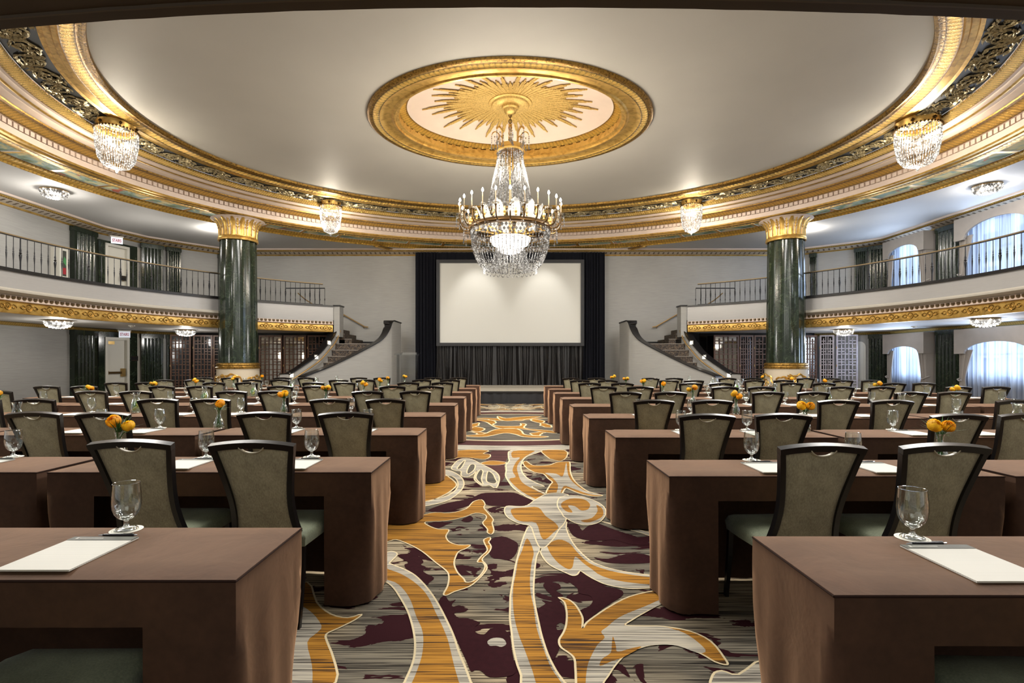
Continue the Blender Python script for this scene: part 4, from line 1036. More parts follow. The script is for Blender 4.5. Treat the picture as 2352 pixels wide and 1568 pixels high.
for k in range(24):
    if fin0 is None: o = fin0 = MB().lathe([(.0,4.47),(.026,4.49),(.012,4.52),(.03,4.555),(.034,4.58),(.014,4.61),(.02,4.63),(.0,4.69)], 10, (.93, 0, 0)).build('finial', M['gold'], ch, 50)
    else: o = fin0.copy(); COL.objects.link(o); o.parent = ch
    o.rotation_euler = (0,0,2*pi*(k+.5)/24)
armm = None
for k in range(24):
    a = 2*pi*k/24
    if armm is None:
        mb = MB(); pp = spline([(.90,0,4.39),(1.0,0,4.37),(1.10,0,4.40),(1.15,0,4.48),(1.165,0,4.60),(1.17,0,4.66)], 4)
        mb.tube(pp, [.017]*(len(pp)-5)+[.018,.02,.023,.027,.03], 7); armm = mb.build('arm', M['bronze'], ch, 50)
        mb = MB(); mb.lathe([(.0,4.655),(.07,4.67),(.085,4.69),(.07,4.685),(.03,4.68)], 14, (1.17,0,0)); mb.build('drip_pan', M['stemglass'], armm, 50)
        mb = MB(); mb.lathe([(.0125,4.66),(.0115,4.95)], 8, (1.17,0,0), cap1=True); mb.build('candle', M['candle'], armm, 50)
        mb = MB(); mb.lathe([(.008,4.95),(.024,4.975),(.026,4.995),(.012,5.03),(0,5.045)], 8, (1.17,0,0)); mb.build('bulb', M['bulb'], armm, 50)
        mb = MB()
        for j in (-1, 0, 1):
            for q in range(3): mb.octa((1.17+.075*cos(j*2.1), .075*sin(j*2.1), 4.63-.06*q), .012 if q < 2 else .021, 0, 1.8)
        for q in range(5): mb.octa((1.08,0,4.33-.055*q), .013 if q < 4 else .026, 0, 1.8)
        mb.build('crystal_drop', M['crystal'], armm)
        parts = [c for c in COL.objects if c.parent is armm]; arm = armm
    else:
        arm = armm.copy(); COL.objects.link(arm); arm.parent = ch
        for c in parts: d = c.copy(); COL.objects.link(d); d.parent = arm
    arm.rotation_euler = (0,0,a)
mb = MB(); NB = 64
pr = [(.90,4.34),(.885,4.1),(.84,3.85),(.74,3.62),(.62,3.50)]
for k in range(NB):
    a = 2*pi*k/NB
    mb.octa((.90*cos(a), .90*sin(a), 4.31), .038, 0, 1.3); mb.octa((.89*cos(a+.05), .89*sin(a+.05), 4.22), .034, 0, 1.3)
    for q in range(21):
        z = lerp(4.16, 3.5, q/20); r = interp([-p[1] for p in pr], [p[0] for p in pr], -z)
        mb.octa((r*cos(a), r*sin(a), z), .0165*RN.uniform(.85,1.2), 0, 1.15)
for k in range(32):
    a0, a1 = 2*pi*k/32, 2*pi*(k+1)/32
    strand(mb, (.62*cos(a0),.62*sin(a0),3.5), (.62*cos(a1),.62*sin(a1),3.5), 9, .012, .10)
    strand(mb, (.62*cos(a0),.62*sin(a0),3.5), (.30*cos(a0),.30*sin(a0),3.47), 10, .014, .03)
    strand(mb, (.33*cos(a0),.33*sin(a0),3.98), (.44*cos(a0),.44*sin(a0),3.5), 15, .016)
    strand(mb, (.26*cos(a0),.26*sin(a0),3.95), (.33*cos(a0),.33*sin(a0),3.52), 14, .016)
    strand(mb, (.885*cos(a0),.885*sin(a0),4.14), (.885*cos(a1),.885*sin(a1),4.14), 8, .013, .12)
for k in range(5):
    a = 2*pi*k/5; strand(mb, (.1*cos(a),.1*sin(a),3.9), (.06*cos(a),.06*sin(a),3.36), 15, .013)
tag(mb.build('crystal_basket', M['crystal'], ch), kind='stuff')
mb = MB(); mb.lathe([(.47,4.20),(.46,4.12),(.40,4.04),(.26,3.98),(.0,3.96)], 28); mb.build('frosted_bowl', M['hot'], ch, 60)
mb = MB(); mb.lathe([(.30,3.97),(.29,3.92),(.18,3.86),(.0,3.84)], 24); mb.build('lower_bowl', M['hot'], ch, 60)
mb = MB()
for k in range(8): a = 2*pi*k/8; mb.tube([(.05*cos(a),.05*sin(a),4.26),(.87*cos(a),.87*sin(a),4.40)], .016, 5)
mb.build('spoke', M['gold'], ch)

# ------------------------------------------------------------------ signs, plaques, picture
def text_mesh(txt, size, mat, nm, parent, Tm, ext=.004):
    cu = bpy.data.curves.new(nm, 'FONT'); cu.body = txt; cu.size = size; cu.align_x = 'CENTER'; cu.align_y = 'CENTER'; cu.extrude = ext; cu.offset = .002
    o = bpy.data.objects.new(nm, cu); COL.objects.link(o); dg = bpy.context.evaluated_depsgraph_get()
    me = bpy.data.meshes.new_from_object(o.evaluated_get(dg)); bpy.data.objects.remove(o)
    me.transform(Tm); me.materials.clear(); me.materials.append(mat); q = bpy.data.objects.new(nm, me); COL.objects.link(q); q.parent = parent; return q
for px, py, D, zc, lab in ((268.5,552,18.2,None,'lit stairs sign above the white upper gallery door'),(286,767.5,18.6,None,'stairs exit sign above the white door with the push bar')):
    x, y, z = at(px, py, D)
    s = thing('stairs_sign', lab, 'sign', (x, y, z), radians(38), group='stairs signs')
    mb = MB(); mb.box(-.165,.165,-.012,.012,-.115,.105); mb.build('sign_face', M['sign'], s)
    mb = MB(); mb.box(-.19,.19,-.02,.02,.105,.15); mb.tube([(-.1,0,.14),(-.22,.3,.2)], .02, 6); mb.build('lamp_housing', M['white'], s)
    text_mesh('STAIRS', .098, M['red'], 'lettering', s, Matrix.Translation((0,-.014,-.01)) @ Matrix.Rotation(pi/2, 4, 'X') @ Matrix.Scale(1.5, 4, (0,1,0)) @ Matrix.Scale(.86, 4, (1,0,0)))
T, w = frame_on(WL, -1, 300, 308, 1)
p = thing('wall_plaque', 'small dark plaque on the marble beside the push bar door', 'plaque'); mb = MB(); mb.box(-.16,.1,.142,.155,1.38,1.56,0,T); mb.build('plate', M['black'], p); mb = MB()
for z in (1.40,1.53): mb.box(-.14,.08,.155,.158,z,z+.012,0,T)
mb.build('border', M['bronze'], p)
T, w = frame_on(WL, -1, 264, 283, 1)
p = thing('door_notice', 'small dark notice on the door frame of the upper gallery', 'notice'); mb = MB(); mb.box(-.05,.12,.175,.185,4.28,4.45,0,T); mb.build('panel', M['black'], p); mb = MB(); mb.box(-.03,.10,.185,.187,4.40,4.41,0,T); mb.build('rule', M['bronze'], p)
T, w = frame_on(WL, -1, 116, 139, 0)
p = thing('framed_picture', 'white framed abstract print on the wall of the exit side upper gallery', 'picture')
h = w/2
mb = MB(); mb.box(-h,h,.0,.28,3.95,4.95,0,T); mb.build('cabinet_frame', M['white'], p)
mb = MB(); mb.box(-.18*w,.18*w,.28,.285,4.06,4.86,0,T); mb.build('print', M['art1'], p)
mb = MB(); mb.loft([[(-.15*w,.286,4.5),(.17*w,.286,4.38),(.17*w,.286,4.6),(-.05*w,.286,4.68)],[(-.15*w,.288,4.5),(.17*w,.288,4.38),(.17*w,.288,4.6),(-.05*w,.288,4.68)]],0,M=T); mb.build('green_shape', M['art2'], p)
mb = MB(); mb.box(-.16*w,.15*w,.285,.288,4.12,4.32,0,T); mb.build('red_shape', M['art3'], p)
# ------------------------------------------------------------------ carpet: one floor mesh, pattern inlaid in layers
fl = MB()
FM = ['c_field','c_gold','c_white','c_line','c_grey','c_maroon','c_ring']; FI = {n: i for i, n in enumerate(FM)}
fl.add([(-15,-1.5,0),(15,-1.5,0),(15,22,0),(-15,22,0)], [(0,1,2,3)], 0)
ZL = [0.0003]
def floorpt(px, py): D = CH*F/(py-HY); return ((px-CX)*D/F, D)
def cropA(P): return [floorpt(880+x/3.675, 1150+y/3.675) for x, y in P]
def cropB(P): return [floorpt(960+x/5.345, 920+y/5.345) for x, y in P]
def ribbon(path, w, z, mi, closed=True):
    n = len(path); vs = []; fs = []
    for i in range(n):
        a = path[i-1] if closed or i else path[i]; b = path[(i+1) % n] if closed or i < n-1 else path[i]
        d = Vector((b[0]-a[0], b[1]-a[1]))
        if d.length < 1e-6: d = Vector((1,0))
        d.normalize(); x, y = path[i]
        vs += [(x-d.y*w/2, y+d.x*w/2, z), (x+d.y*w/2, y-d.x*w/2, z)]
    for i in range(n if closed else n-1):
        j = (i+1) % n; fs.append((2*i, 2*i+1, 2*j+1, 2*j))
    fl.add(vs, fs, mi)
from mathutils.geometry import tessellate_polygon
def inlay(poly, m, lvl, line=0., sm=3):
    p = spline(poly, sm, True) if sm else poly
    z = lvl*.0004
    for tri in tessellate_polygon([[Vector((x,y,0)) for x, y in p]]):
        fl.add([(p[i][0], p[i][1], z) for i in tri], [(0,1,2)], FI[m])
    if line: ribbon(p, line, z+.0002, FI['c_line'])
# ring under the chandelier
def oval(a, b, n=120): return [(a*cos(2*pi*k/n), 11.25+b*sin(2*pi*k/n)) for k in range(n)]
for s, m, l in ((1.0,'c_white',1),(.865,'c_ring',2),(.715,'c_line',3),(.69,'c_grey',4)): inlay(oval(3.85*s, 3.24*s), m, l, 0, 0)
def leaf(x, y, ang, L, W, bend, m, lvl, line=.02):
    L1 = []; L2 = []
    for k in range(11):
        t = k/10; a = ang+bend*t; cx_ = x+L*t*cos(ang+bend*t*.5); cy_ = y+L*t*sin(ang+bend*t*.5)
        w = W*sin(pi*(t**.7))*(1+.18*sin(t*19)); L1.append((cx_-w*sin(a), cy_+w*cos(a))); L2.append((cx_+w*sin(a)*.7, cy_-w*cos(a)*.7))
    inlay(L1[:-1]+[L1[-1]]+L2[::-1][1:-1], m, lvl, line, 2)
rr = random.Random(4)
for k in range(150):
    x, y = rr.uniform(.5, 9.5), rr.uniform(2.2, 16.6)
    if x < 1.1 and y < 14.6: continue
    a, L, W, b = rr.uniform(0, 2*pi), rr.uniform(.5, 1.5), rr.uniform(.06, .2), rr.uniform(-2, 2); m = rr.choice(['c_gold','c_gold','c_white'])
    for s in (-1, 1): leaf(s*x, y, a if s > 0 else pi-a, L, W, b*s, m, 5+k % 4, .025)
for k in range(14):
    x, y = rr.uniform(.1, 1.1), rr.uniform(14.7, 16.3); a, L, W, b = rr.uniform(0, 6), rr.uniform(.5, 1.1), rr.uniform(.06,.16), rr.uniform(-2.5,2.5)
    for s in (-1, 1): leaf(s*x, y, a if s > 0 else pi-a, L, W, b*s, ('c_gold','c_white')[k % 2], 5+k % 4, .03)
for k in range(16):
    x, y = rr.uniform(.1, 2.6), rr.uniform(9.5, 13.1); a, L, W, b = rr.uniform(0, 6), rr.uniform(.5, 1.1), rr.uniform(.07,.2), rr.uniform(-2.2,2.2)
    for s in (-1, 1): leaf(s*x, y, a if s > 0 else pi-a, L, W, b*s, ('c_gold','c_white','c_gold','c_maroon')[k % 4], 5+k % 2, .03 if k % 4 != 3 else 0)
# maroon islands near the camera
for P_ in ([(470,850),(520,800),(560,850),(615,835),(580,890),(715,910),(680,940),(600,950),(640,990),(700,990),(820,1030),(780,1060),(780,1110),(850,1130),(900,1085),(950,1080),(1020,1090),(1070,1140),(1085,1250),(1110,1380),(1120,1440),(1070,1480),(900,1490),(830,1440),(780,1430),(740,1440),(700,1350),(640,1220),(580,1080),(520,960)],
    [(1350,710),(1400,690),(1480,700),(1500,740),(1460,760),(1520,800),(1480,830),(1530,900),(1545,1040),(1500,1030),(1465,1050),(1470,1090),(1530,1090),(1480,1180),(1490,1240),(1440,1340),(1400,1300),(1340,1150),(1300,960),(1340,970),(1300,920),(1370,870),(1340,840),(1430,850),(1420,800),(1380,760)],
    [(1560,670),(1610,640),(1670,600),(1750,650),(1830,710),(2000,750),(2020,800),(1900,880),(1800,950),(1700,1030),(1690,1000),(1660,930),(1740,890),(1770,840),(1740,800),(1650,780),(1640,740),(1590,700)],
    [(900,330),(1000,300),(1090,330),(1140,370),(1120,450),(1060,500),(980,490),(920,480),(890,430),(915,390)],
    [(1560,200),(1640,200),(1680,250),(1720,220),(1800,190),(1890,220),(2000,260),(2100,290),(2200,330),(2255,370),(2100,370),(1950,330),(1800,340),(1660,320),(1590,280)],
    [(1780,480),(1900,490),(2050,450),(2200,450),(2290,490),(2290,520),(2150,530),(2000,530),(1880,520)],
    [(120,460),(260,450),(340,510),(320,540),(360,560),(340,600),(430,650),(390,690),(370,710),(300,650),(200,580),(180,540),(210,520)],
    [(380,190),(480,180),(590,178),(540,200),(470,230),(410,215)],[(660,165),(730,128),(760,150),(740,175),(700,180)],[(555,270),(640,215),(690,235),(640,230),(590,250)]): inlay(cropA(P_), 'c_maroon', 5)
inlay(cropB([(130,1350),(200,1310),(350,1260),(500,1230),(650,1200),(780,1140),(940,1130),(1180,1130),(1300,1180),(1410,1230),(1330,1280),(1220,1300),(920,1290),(820,1270),(760,1230),(680,1240),(600,1300),(400,1350),(250,1370)]), 'c_maroon', 5)
inlay(cropB([(900,620),(1140,620),(1100,700),(1060,800),(1080,900),(1020,1000),(1000,930),(900,830),(780,770),(900,700)]), 'c_ring', 5)
inlay(cropA([(880,1190),(930,1160),(1010,1165),(1040,1210),(1000,1235),(950,1225),(900,1225)]), 'c_white', 6)
LA, LB = .0105, .016
# shapes traced on the aisle: (outer in white or gold) then inner core
inlay(cropA([(45,432),(100,435),(118,460),(60,520),(65,535),(180,580),(270,632),(350,712),(420,802),(480,902),(530,1000),(590,1130),(640,1280),(690,1400),(740,1536),(760,1620),(140,1640),(180,1536),(240,1400),(265,1300),(268,1180),(245,1050),(205,930),(150,830),(90,740),(30,690),(-60,660),(-60,500)]), 'c_white', 8, LA)
inlay(cropA([(45,580),(150,620),(250,680),(340,760),(400,850),(440,940),(490,1040),(540,1160),(560,1230),(600,1400),(640,1536),(660,1620),(220,1640),(245,1536),(270,1480),(325,1320),(340,1180),(325,1080),(280,980),(235,850),(180,760),(100,690),(-50,640),(-50,540)]), 'c_gold', 9)
inlay(cropA([(1240,215),(1200,270),(1165,370),(1140,460),(1115,560),(1095,680),(1075,800),(1072,900),(1070,1000),(1085,1120),(1100,1250),(1130,1380),(1165,1480),(1200,1640),(1600,1640),(1530,1536),(1460,1440),(1390,1300),(1340,1150),(1310,1020),(1285,900),(1270,780),(1275,650),(1285,540),(1300,460),(1330,400),(1300,330)]), 'c_white', 10, LA)
inlay(cropA([(1215,320),(1170,430),(1140,500),(1120,620),(1100,720),(1095,850),(1110,1000),(1150,1150),(1190,1250),(1260,1440),(1340,1640),(1560,1640),(1500,1536),(1420,1420),(1370,1300),(1320,1160),(1290,1050),(1270,900),(1245,780),(1240,650),(1255,520),(1270,430)]), 'c_gold', 11)
inlay(cropA([(1540,175),(1545,230),(1570,300),(1610,370),(1680,450),(1770,520),(1900,570),(2060,605),(2255,630),(2400,640),(2400,740),(2260,740),(2080,745),(1900,715),(1790,670),(1720,630),(1665,595),(1640,625),(1600,635),(1540,610),(1450,570),(1390,530),(1350,480),(1330,410),(1400,280)]), 'c_white', 10, LA)
inlay(cropA([(1390,370),(1480,330),(1570,360),(1640,440),(1740,530),(1900,590),(2100,630),(2380,665),(2380,715),(2050,690),(1850,640),(1760,580),(1690,530),(1620,475),(1600,560),(1560,580),(1480,530),(1420,460),(1390,400)]), 'c_gold', 11)
inlay(cropA([(1025,100),(1030,60),(1060,45),(1150,50),(1220,40),(1290,-10),(1400,-60),(1560,-50),(1560,60),(1540,175),(1480,250),(1440,320),(1360,400),(1310,380),(1270,280),(1240,215),(1150,195),(1060,150)]), 'c_white', 12, LA)
inlay(cropA([(1080,75),(1200,60),(1310,60),(1370,130),(1440,180),(1480,230),(1440,270),(1370,330),(1330,300),(1290,190),(1180,180),(1110,150)]), 'c_gold', 13)
inlay(cropA([(1510,110),(1530,140),(1620,190),(1720,210),(1830,180),(1880,110),(1860,50),(1780,0),(1640,-40),(1500,-30),(1470,40)]), 'c_white', 13, LA)
inlay(cropA([(1670,170),(1760,150),(1810,90),(1800,40),(1850,70),(1855,130),(1790,170),(1720,188)]), 'c_gold', 14)
inlay(cropA([(1500,30),(1580,-15),(1690,-10),(1745,30),(1730,75),(1670,85),(1620,50),(1560,45),(1600,100),(1540,90)]), 'c_gold', 14)
inlay(cropA([(1840,175),(2000,210),(2270,275),(2420,330),(2420,360),(2200,280),(2000,225)]), 'c_white', 9, LA)
inlay(cropA([(1480,820),(1530,860),(1550,950),(1545,1050),(1520,1120),(1485,1180),(1500,1240),(1570,1290),(1615,1340),(1625,1450),(1650,1640),(1820,1640),(1860,1536),(1900,1480),(1960,1390),(2050,1300),(2200,1235),(2350,1215),(2492,1226),(2681,1295),(2801,1364),(2905,1389),(2879,1329),(2767,1192),(2595,1106),(2372,1066),(2200,1062),(2045,1054),(2100,1010),(2200,950),(2352,870),(2500,830),(2500,740),(2290,762),(2080,812),(1920,892),(1800,970),(1720,1030),(1683,1080),(1685,1000),(1660,940),(1620,880),(1560,835)]), 'c_gold', 10, LA)
inlay(cropA([(2490,800),(2352,835),(2200,900),(2050,960),(1960,1010),(1890,1070),(1840,1110),(1870,1160),(1810,1220),(1760,1310),(1725,1400),(1710,1536),(1720,1640),(1810,1640),(1855,1536),(1895,1480),(1955,1390),(2045,1300),(2195,1238),(2350,1220),(2492,1232),(2660,1290),(2720,1260),(2560,1130),(2372,1070),(2200,1066),(2035,1056),(2090,1010),(2190,952),(2340,880)]), 'c_white', 11)
inlay(cropA([(1940,1150),(1965,1230),(1980,1280),(2100,1250),(2180,1240),(2020,1330),(1930,1360),(1830,1400),(1850,1340),(1920,1290),(1930,1220)]), 'c_gold', 12)
inlay(cropA([(-60,190),(45,180),(290,130),(440,100),(560,105),(700,70),(760,10),(830,-8),(860,30),(850,60),(890,110),(930,160),(920,190),(935,250),(915,285),(880,270),(880,240),(840,190),(870,150),(860,120),(780,105),(680,140),(540,170),(360,180),(380,210),(460,240),(555,245),(530,300),(560,350),(640,375),(735,375),(700,405),(640,430),(610,480),(600,540),(630,610),(680,660),(700,690),(760,680),(830,620),(860,560),(840,525),(795,520),(830,470),(880,420),(860,370),(850,330),(900,310),(905,330),(890,350),(912,390),(890,440),(835,495),(868,540),(872,585),(800,670),(720,730),(600,770),(540,800),(510,790),(545,720),(555,640),(530,590),(440,520),(330,430),(220,370),(110,330),(45,345),(-60,350)]), 'c_gold', 9, LA)
inlay(cropA([(-900,800),(-640,690),(-560,860),(-440,960),(-300,990),(-180,960),(-240,1010),(-380,1080),(-480,1130),(-470,1200),(-420,1330),(-400,1536),(-700,1640),(-1000,1640),(-760,1000)]), 'c_gold', 9, LA)
inlay(cropA([(-700,900),(-600,950),(-520,1060),(-560,1120),(-640,1200),(-600,1400),(-620,1600),(-820,1600),(-780,1300),(-720,1050)]), 'c_white', 10)
inlay(cropA([(2780,1480),(2860,1440),(3000,1470),(3200,1350),(3300,1600),(2800,1640)]), 'c_white', 10, LA)
inlay(cropB([(1150,610),(1110,680),(1120,740),(1080,790),(1085,850),(1075,920),(1110,990),(1170,1070),(1280,1150),(1400,1215),(1560,1262),(1640,1180),(1570,1145),(1470,1100),(1400,1052),(1550,1055),(1450,1010),(1340,950),(1280,880),(1265,800),(1290,730),(1350,680),(1470,640),(1500,612)]), 'c_white', 8, LB)
inlay(cropB([(1170,620),(1160,700),(1250,700),(1200,760),(1160,860),(1200,940),(1120,965),(1230,1085),(1400,1190),(1540,1235),(1590,1180),(1430,1095),(1280,1005),(1230,900),(1220,800),(1300,700),(1400,640),(1420,615)]), 'c_gold', 9)
inlay(cropB([(1290,760),(1330,745),(1400,790),(1500,800),(1620,790),(1700,760),(1820,750),(1865,760),(1870,870),(1910,970),(1990,1050),(2100,1120),(2270,1165),(2150,1175),(1980,1140),(1860,1090),(1810,1080),(1770,1150),(1760,1210),(1640,1190),(1570,1145),(1620,1040),(1650,1000),(1600,960),(1540,900),(1430,880),(1340,830),(1300,790)]), 'c_gold', 8, LB)
inlay(cropB([(1820,760),(1840,900),(1900,1000),(2050,1110),(2250,1162),(2100,1150),(1900,1080),(1790,1050),(1730,1180),(1690,1170),(1720,1040),(1640,940),(1560,890),(1700,900),(1780,930)]), 'c_white', 9)
inlay(cropB([(60,1300),(330,1240),(470,1160),(545,1080),(565,1010),(530,940),(460,890),(370,855),(300,860),(330,920),(420,930),(480,980),(490,1050),(440,1120),(330,1180),(60,1250)]), 'c_white', 8, LB)
inlay(cropB([(60,1240),(300,1170),(440,1080),(470,1020),(380,940),(300,910),(60,1000)]), 'c_gold', 8, LB)
inlay(cropB([(410,830),(480,740),(560,710),(660,720),(760,770),(880,830),(970,890),(1000,960),(960,1075),(880,1040),(800,1050),(720,1000),(690,950),(720,860),(680,900),(600,940),(530,920),(530,870),(470,860)]), 'c_white', 8, LB)
for P_ in ([(480,830),(560,740),(580,740),(530,830)],[(600,870),(640,790),(700,790),(690,850),(620,900)],[(710,940),(760,850),(800,870),(780,960),(800,1030),(750,1000)],[(840,950),(860,870),(920,900),(950,960),(970,1000),(930,1020),(850,1000)]): inlay(cropB(P_), 'c_grey', 9, LB)
inlay(cropB([(770,770),(880,740),(1000,745),(1090,765),(1000,790),(860,790)]), 'c_gold', 8, LB)
inlay(cropB([(345,720),(500,612),(860,612),(800,650),(880,660),(885,690),(820,720),(700,710),(620,700),(500,700),(420,720)]), 'c_gold', 8, LB)
inlay(cropB([(1520,612),(1800,612),(1830,680),(1760,740),(1640,720),(1600,700)]), 'c_gold', 8, LB)
for P_ in ([(560,430),(800,410),(900,370),(1000,345),(1180,340),(1270,370),(1300,410),(1420,430),(1600,440),(1500,455),(1300,445),(1180,410),(1050,400),(850,440),(700,445)],
           [(660,230),(900,240),(960,270),(920,290),(990,310),(1250,310),(1260,280),(1330,290),(1300,330),(1400,350),(1640,370),(1700,400),(1500,380),(1250,345),(1000,340),(900,300),(830,260)],
           [(980,190),(1080,215),(1250,200),(1520,190),(1300,230),(1100,250),(1000,230)],[(640,350),(700,320),(820,345),(760,380),(680,375)],[(1385,240),(1430,225),(1550,250),(1520,275),(1440,262)]): inlay(cropB(P_), 'c_gold', 7, .035)
fl.build('floor', [M[n] for n in FM], None, kind='structure', recalc=False)

# ------------------------------------------------------------------ tables, chairs, place settings
TL, TD, TZ = 1.79, .46, .76
def make_table():
    t = thing('banquet_table', '-', 'table', group='brown draped tables')
    mb = MB(); hx, hy = TL/2, TD/2; e = .012
    G = []; nx, ny = 26, 8
    for i in range(nx+1):
        row = []
        for j in range(ny+1):
            x, y = lerp(-hx, hx, i/nx), lerp(-hy, hy, j/ny); ed = min(hx-abs(x), hy-abs(y))
            z = TZ-(e if ed < 1e-6 else 0)-.0012*abs(sin(x*9+y*5))*min(1, ed*8)
            row.append((x, y, z))
        G.append(row)
    mb.grid(G); mb.build('cloth_top', M['cloth'], t, 60)
    # hanging skirt: perimeter loop, short between the two end panels on the seat side
    per = []
    def seg(a, b, n, nrm, tagk):
        for i in range(n): u = i/n; per.append((lerp(a[0],b[0],u), lerp(a[1],b[1],u), nrm, tagk))
    px_ = .26
    seg((-hx,-hy), (-hx+px_,-hy), 7, (0,-1), 'panel'); seg((-hx+px_,-hy), (hx-px_,-hy), 30, (0,-1), 'short'); seg((hx-px_,-hy), (hx,-hy), 7, (0,-1), 'panel')
    seg((hx,-hy), (hx,hy), 16, (1,0), 'side'); seg((hx,hy), (-hx,hy), 40, (0,1), 'far'); seg((-hx,hy), (-hx,-hy), 16, (-1,0), 'side')
    n = len(per); cols = []; rw = [0, .02, .06, .12, .18, .30, .45, .62, .82, 1.]
    for i, (x, y, nr, kk) in enumerate(per):
        fold = .5*sin(i*1.15)+.5*sin(i*.61+1.3); amp = {'side': .62, 'panel': .5, 'short': .5, 'far': .5}[kk]
        dist_c = min(hx-abs(x), hy-abs(y)) if kk in ('side', 'panel', 'far') else 1
        dc = (hy-abs(y)) if kk == 'side' else (hx-abs(x))
        pinch = math.exp(-(dc/.07)**2)
        col = []
        for r in rw:
            z = TZ-e-r*(TZ-e-.012); o = amp*(.012*r**.5+.020*fold*r**1.2)
            X_, Y_ = x+nr[0]*o, y+nr[1]*o
            if r == 0: X_, Y_ = x, y
            rho = .11*min(1., r*1.3); cx0, cy0 = hx-rho, hy-rho
            if abs(x) > cx0 and abs(y) > cy0 and rho > .002:
                vx, vy = abs(x)-cx0, abs(y)-cy0; l = math.hypot(vx, vy); rr_ = rho+o+.012*pinch*sin(r*5)
                X_, Y_ = math.copysign(cx0+vx/l*rr_, x), math.copysign(cy0+vy/l*rr_, y)
            col.append((X_, Y_, z))
        cols.append(col)
    mb = MB(); vs = [p for c in cols for p in c]; k = len(rw); fs = []
    for i in range(n):
        j = (i+1) % n; stop = 5 if per[i][3] == 'short' else k
        for q in range(min(stop, k)-1): fs.append((i*k+q, j*k+q, j*k+q+1, i*k+q+1))
    used = sorted({i for f in fs for i in f}); ix = {v: q for q, v in enumerate(used)}
    mb.add([vs[i] for i in used], [tuple(ix[i] for i in f) for f in fs]); sk = mb.build('cloth_skirt', M['cloth'], t, 60, recalc=False)
    mb = MB(); mb.tube([(p[0]*1.0015, p[1]*1.004, TZ-e-.004) for p in per]+[(per[0][0]*1.0015, per[0][1]*1.004, TZ-e-.004)], .0032, 5, cap=False); mb.build('edge_seam', M['seam'], t, 60)
    mb = MB(); mb.box(-hx+.01, hx-.01, -hy+.01, hy-.01, TZ-.045, TZ-.02)
    mb.build('tabletop', M['darkwood'], t)
    return t
def make_chair():
    c = thing('banquet_chair', '-', 'chair', group='banquet chairs')
    W = [(.40,.188),(.47,.176),(.54,.164),(.62,.159),(.70,.164),(.78,.176),(.86,.190),(.935,.205)]
    def hw(z): return interp([q[0] for q in W], [q[1] for q in W], z)
    def by(z): return -.19-(z-.45)*.33
    mb = MB()
    for s in (-1, 1):
        pts = spline([(s*(hw(z)-.012), by(z), z) for z in (.40,.47,.54,.62,.70,.78,.86,.925)], 3); mb.bar(pts, .026, .032, 0, (1,0,0))
    top = [(x*.207, by(.945)-.004*(1-x*x), .938+.018*(1-x*x)) for x in [q/8-1 for q in range(17)]]
    mb.bar(top, .032, .034, 0, (0,-.33,1)); mb.bar([(-hw(.47)+.02,by(.43),.43),(hw(.47)-.02,by(.43),.43)], .03, .03, 0, (0,0,1))
    mb.build('back_frame', M['chairblack'], c, 50)
    mb = MB(); F_, B_ = [], []
    def ztop(x): return .925+.016*(1-(x/.2)**2)-.030*max(0, 1-(x/.062)**2)**.75
    for i in range(25):
        u = i/12-1; rf = []; rb = []
        for j in range(11):
            v = j/10; zt = ztop(u*.19); z = lerp(.46, zt, v); x = u*(hw(z)-.022); bul = .016*(1-abs(u)**4)*min(1, 4*v+.3, 5*(1-v)+.25)
            rf.append((x, by(z)-bul, z)); rb.append((x, by(z)+bul, z))
        F_.append(rf); B_.append(rb)
    mb.grid(F_); mb.grid(B_); mb.grid([[F_[i][10], B_[i][10]] for i in range(25)]); mb.build('back_panel', M['chairfab'], c, 60)
    mb = MB(); pts = [(x, by(ztop(x))-.012, ztop(x)+.002) for x in [(.064*(q/10-1)) for q in range(21)]]
    mb.bar(pts, .0045, .02, 0, (0,0,1)); mb.build('grip_edge', M['lip'], c, 40)
    def outl(i): 
        return [(-.205+i,-.215+i),(.205-i,-.215+i),(.222-i,.02),(.222-i,.18-i),(.19-i,.235-i),(-.19+i,.235-i),(-.222+i,.18-i),(-.222+i,.02)]
    mb = MB(); rings = []
    for z, i in ((.395,.03),(.405,.006),(.45,.0),(.468,.01),(.478,.03),(.486,.09)): rings.append([(x,y,z) for x,y in outl(i)])
    mb.loft(rings); mb.build('seat', M['seatfab'], c, 50)
    for (xa, ya, za, xb, yb) in ((-.176,-.175,.47,-.185,-.255),(.176,-.175,.47,.185,-.255),(-.19,.18,.41,-.20,.215),(.19,.18,.41,.20,.215)):
        mb = MB(); mb.bar([(xa,ya,za),(lerp(xa,xb,.4),lerp(ya,yb,.2),.25),(xb,yb,.004)], [.028,.026,.020], .026, 0, (1,0,0)); mb.build('leg', M['chairblack'], c)
    return c
def make_goblet():
    g = thing('water_goblet', '-', 'glass', group='water goblets')
    mb = MB(); mb.lathe([(.0,.034),(.012,.035),(.026,.043),(.037,.058),(.0435,.078),(.0455,.100),(.0445,.125),(.042,.150),(.041,.166),(.0396,.166),(.0405,.150),(.043,.125),(.044,.100),(.042,.079),(.035,.061),(.024,.049),(.011,.044),(.0,.043)], 28); mb.build('bowl', M['glass'], g, 70)
    mb = MB(); mb.lathe([(.0,.040),(.011,.036),(.008,.029),(.0085,.019),(.011,.012),(.020,.008),(.034,.0055),(.036,.003),(.034,.0015),(.0,.0015)], 24); mb.build('stem_and_foot', M['stemglass'], g, 70)
    mb = MB(); 
    for z, r in ((.166,.0403),):
        mb.tube([(r*cos(2*pi*k/28), r*sin(2*pi*k/28), z) for k in range(29)], .0011, 5, cap=False)
    mb.build('rim', M['stemglass'], g, 60)
    return g
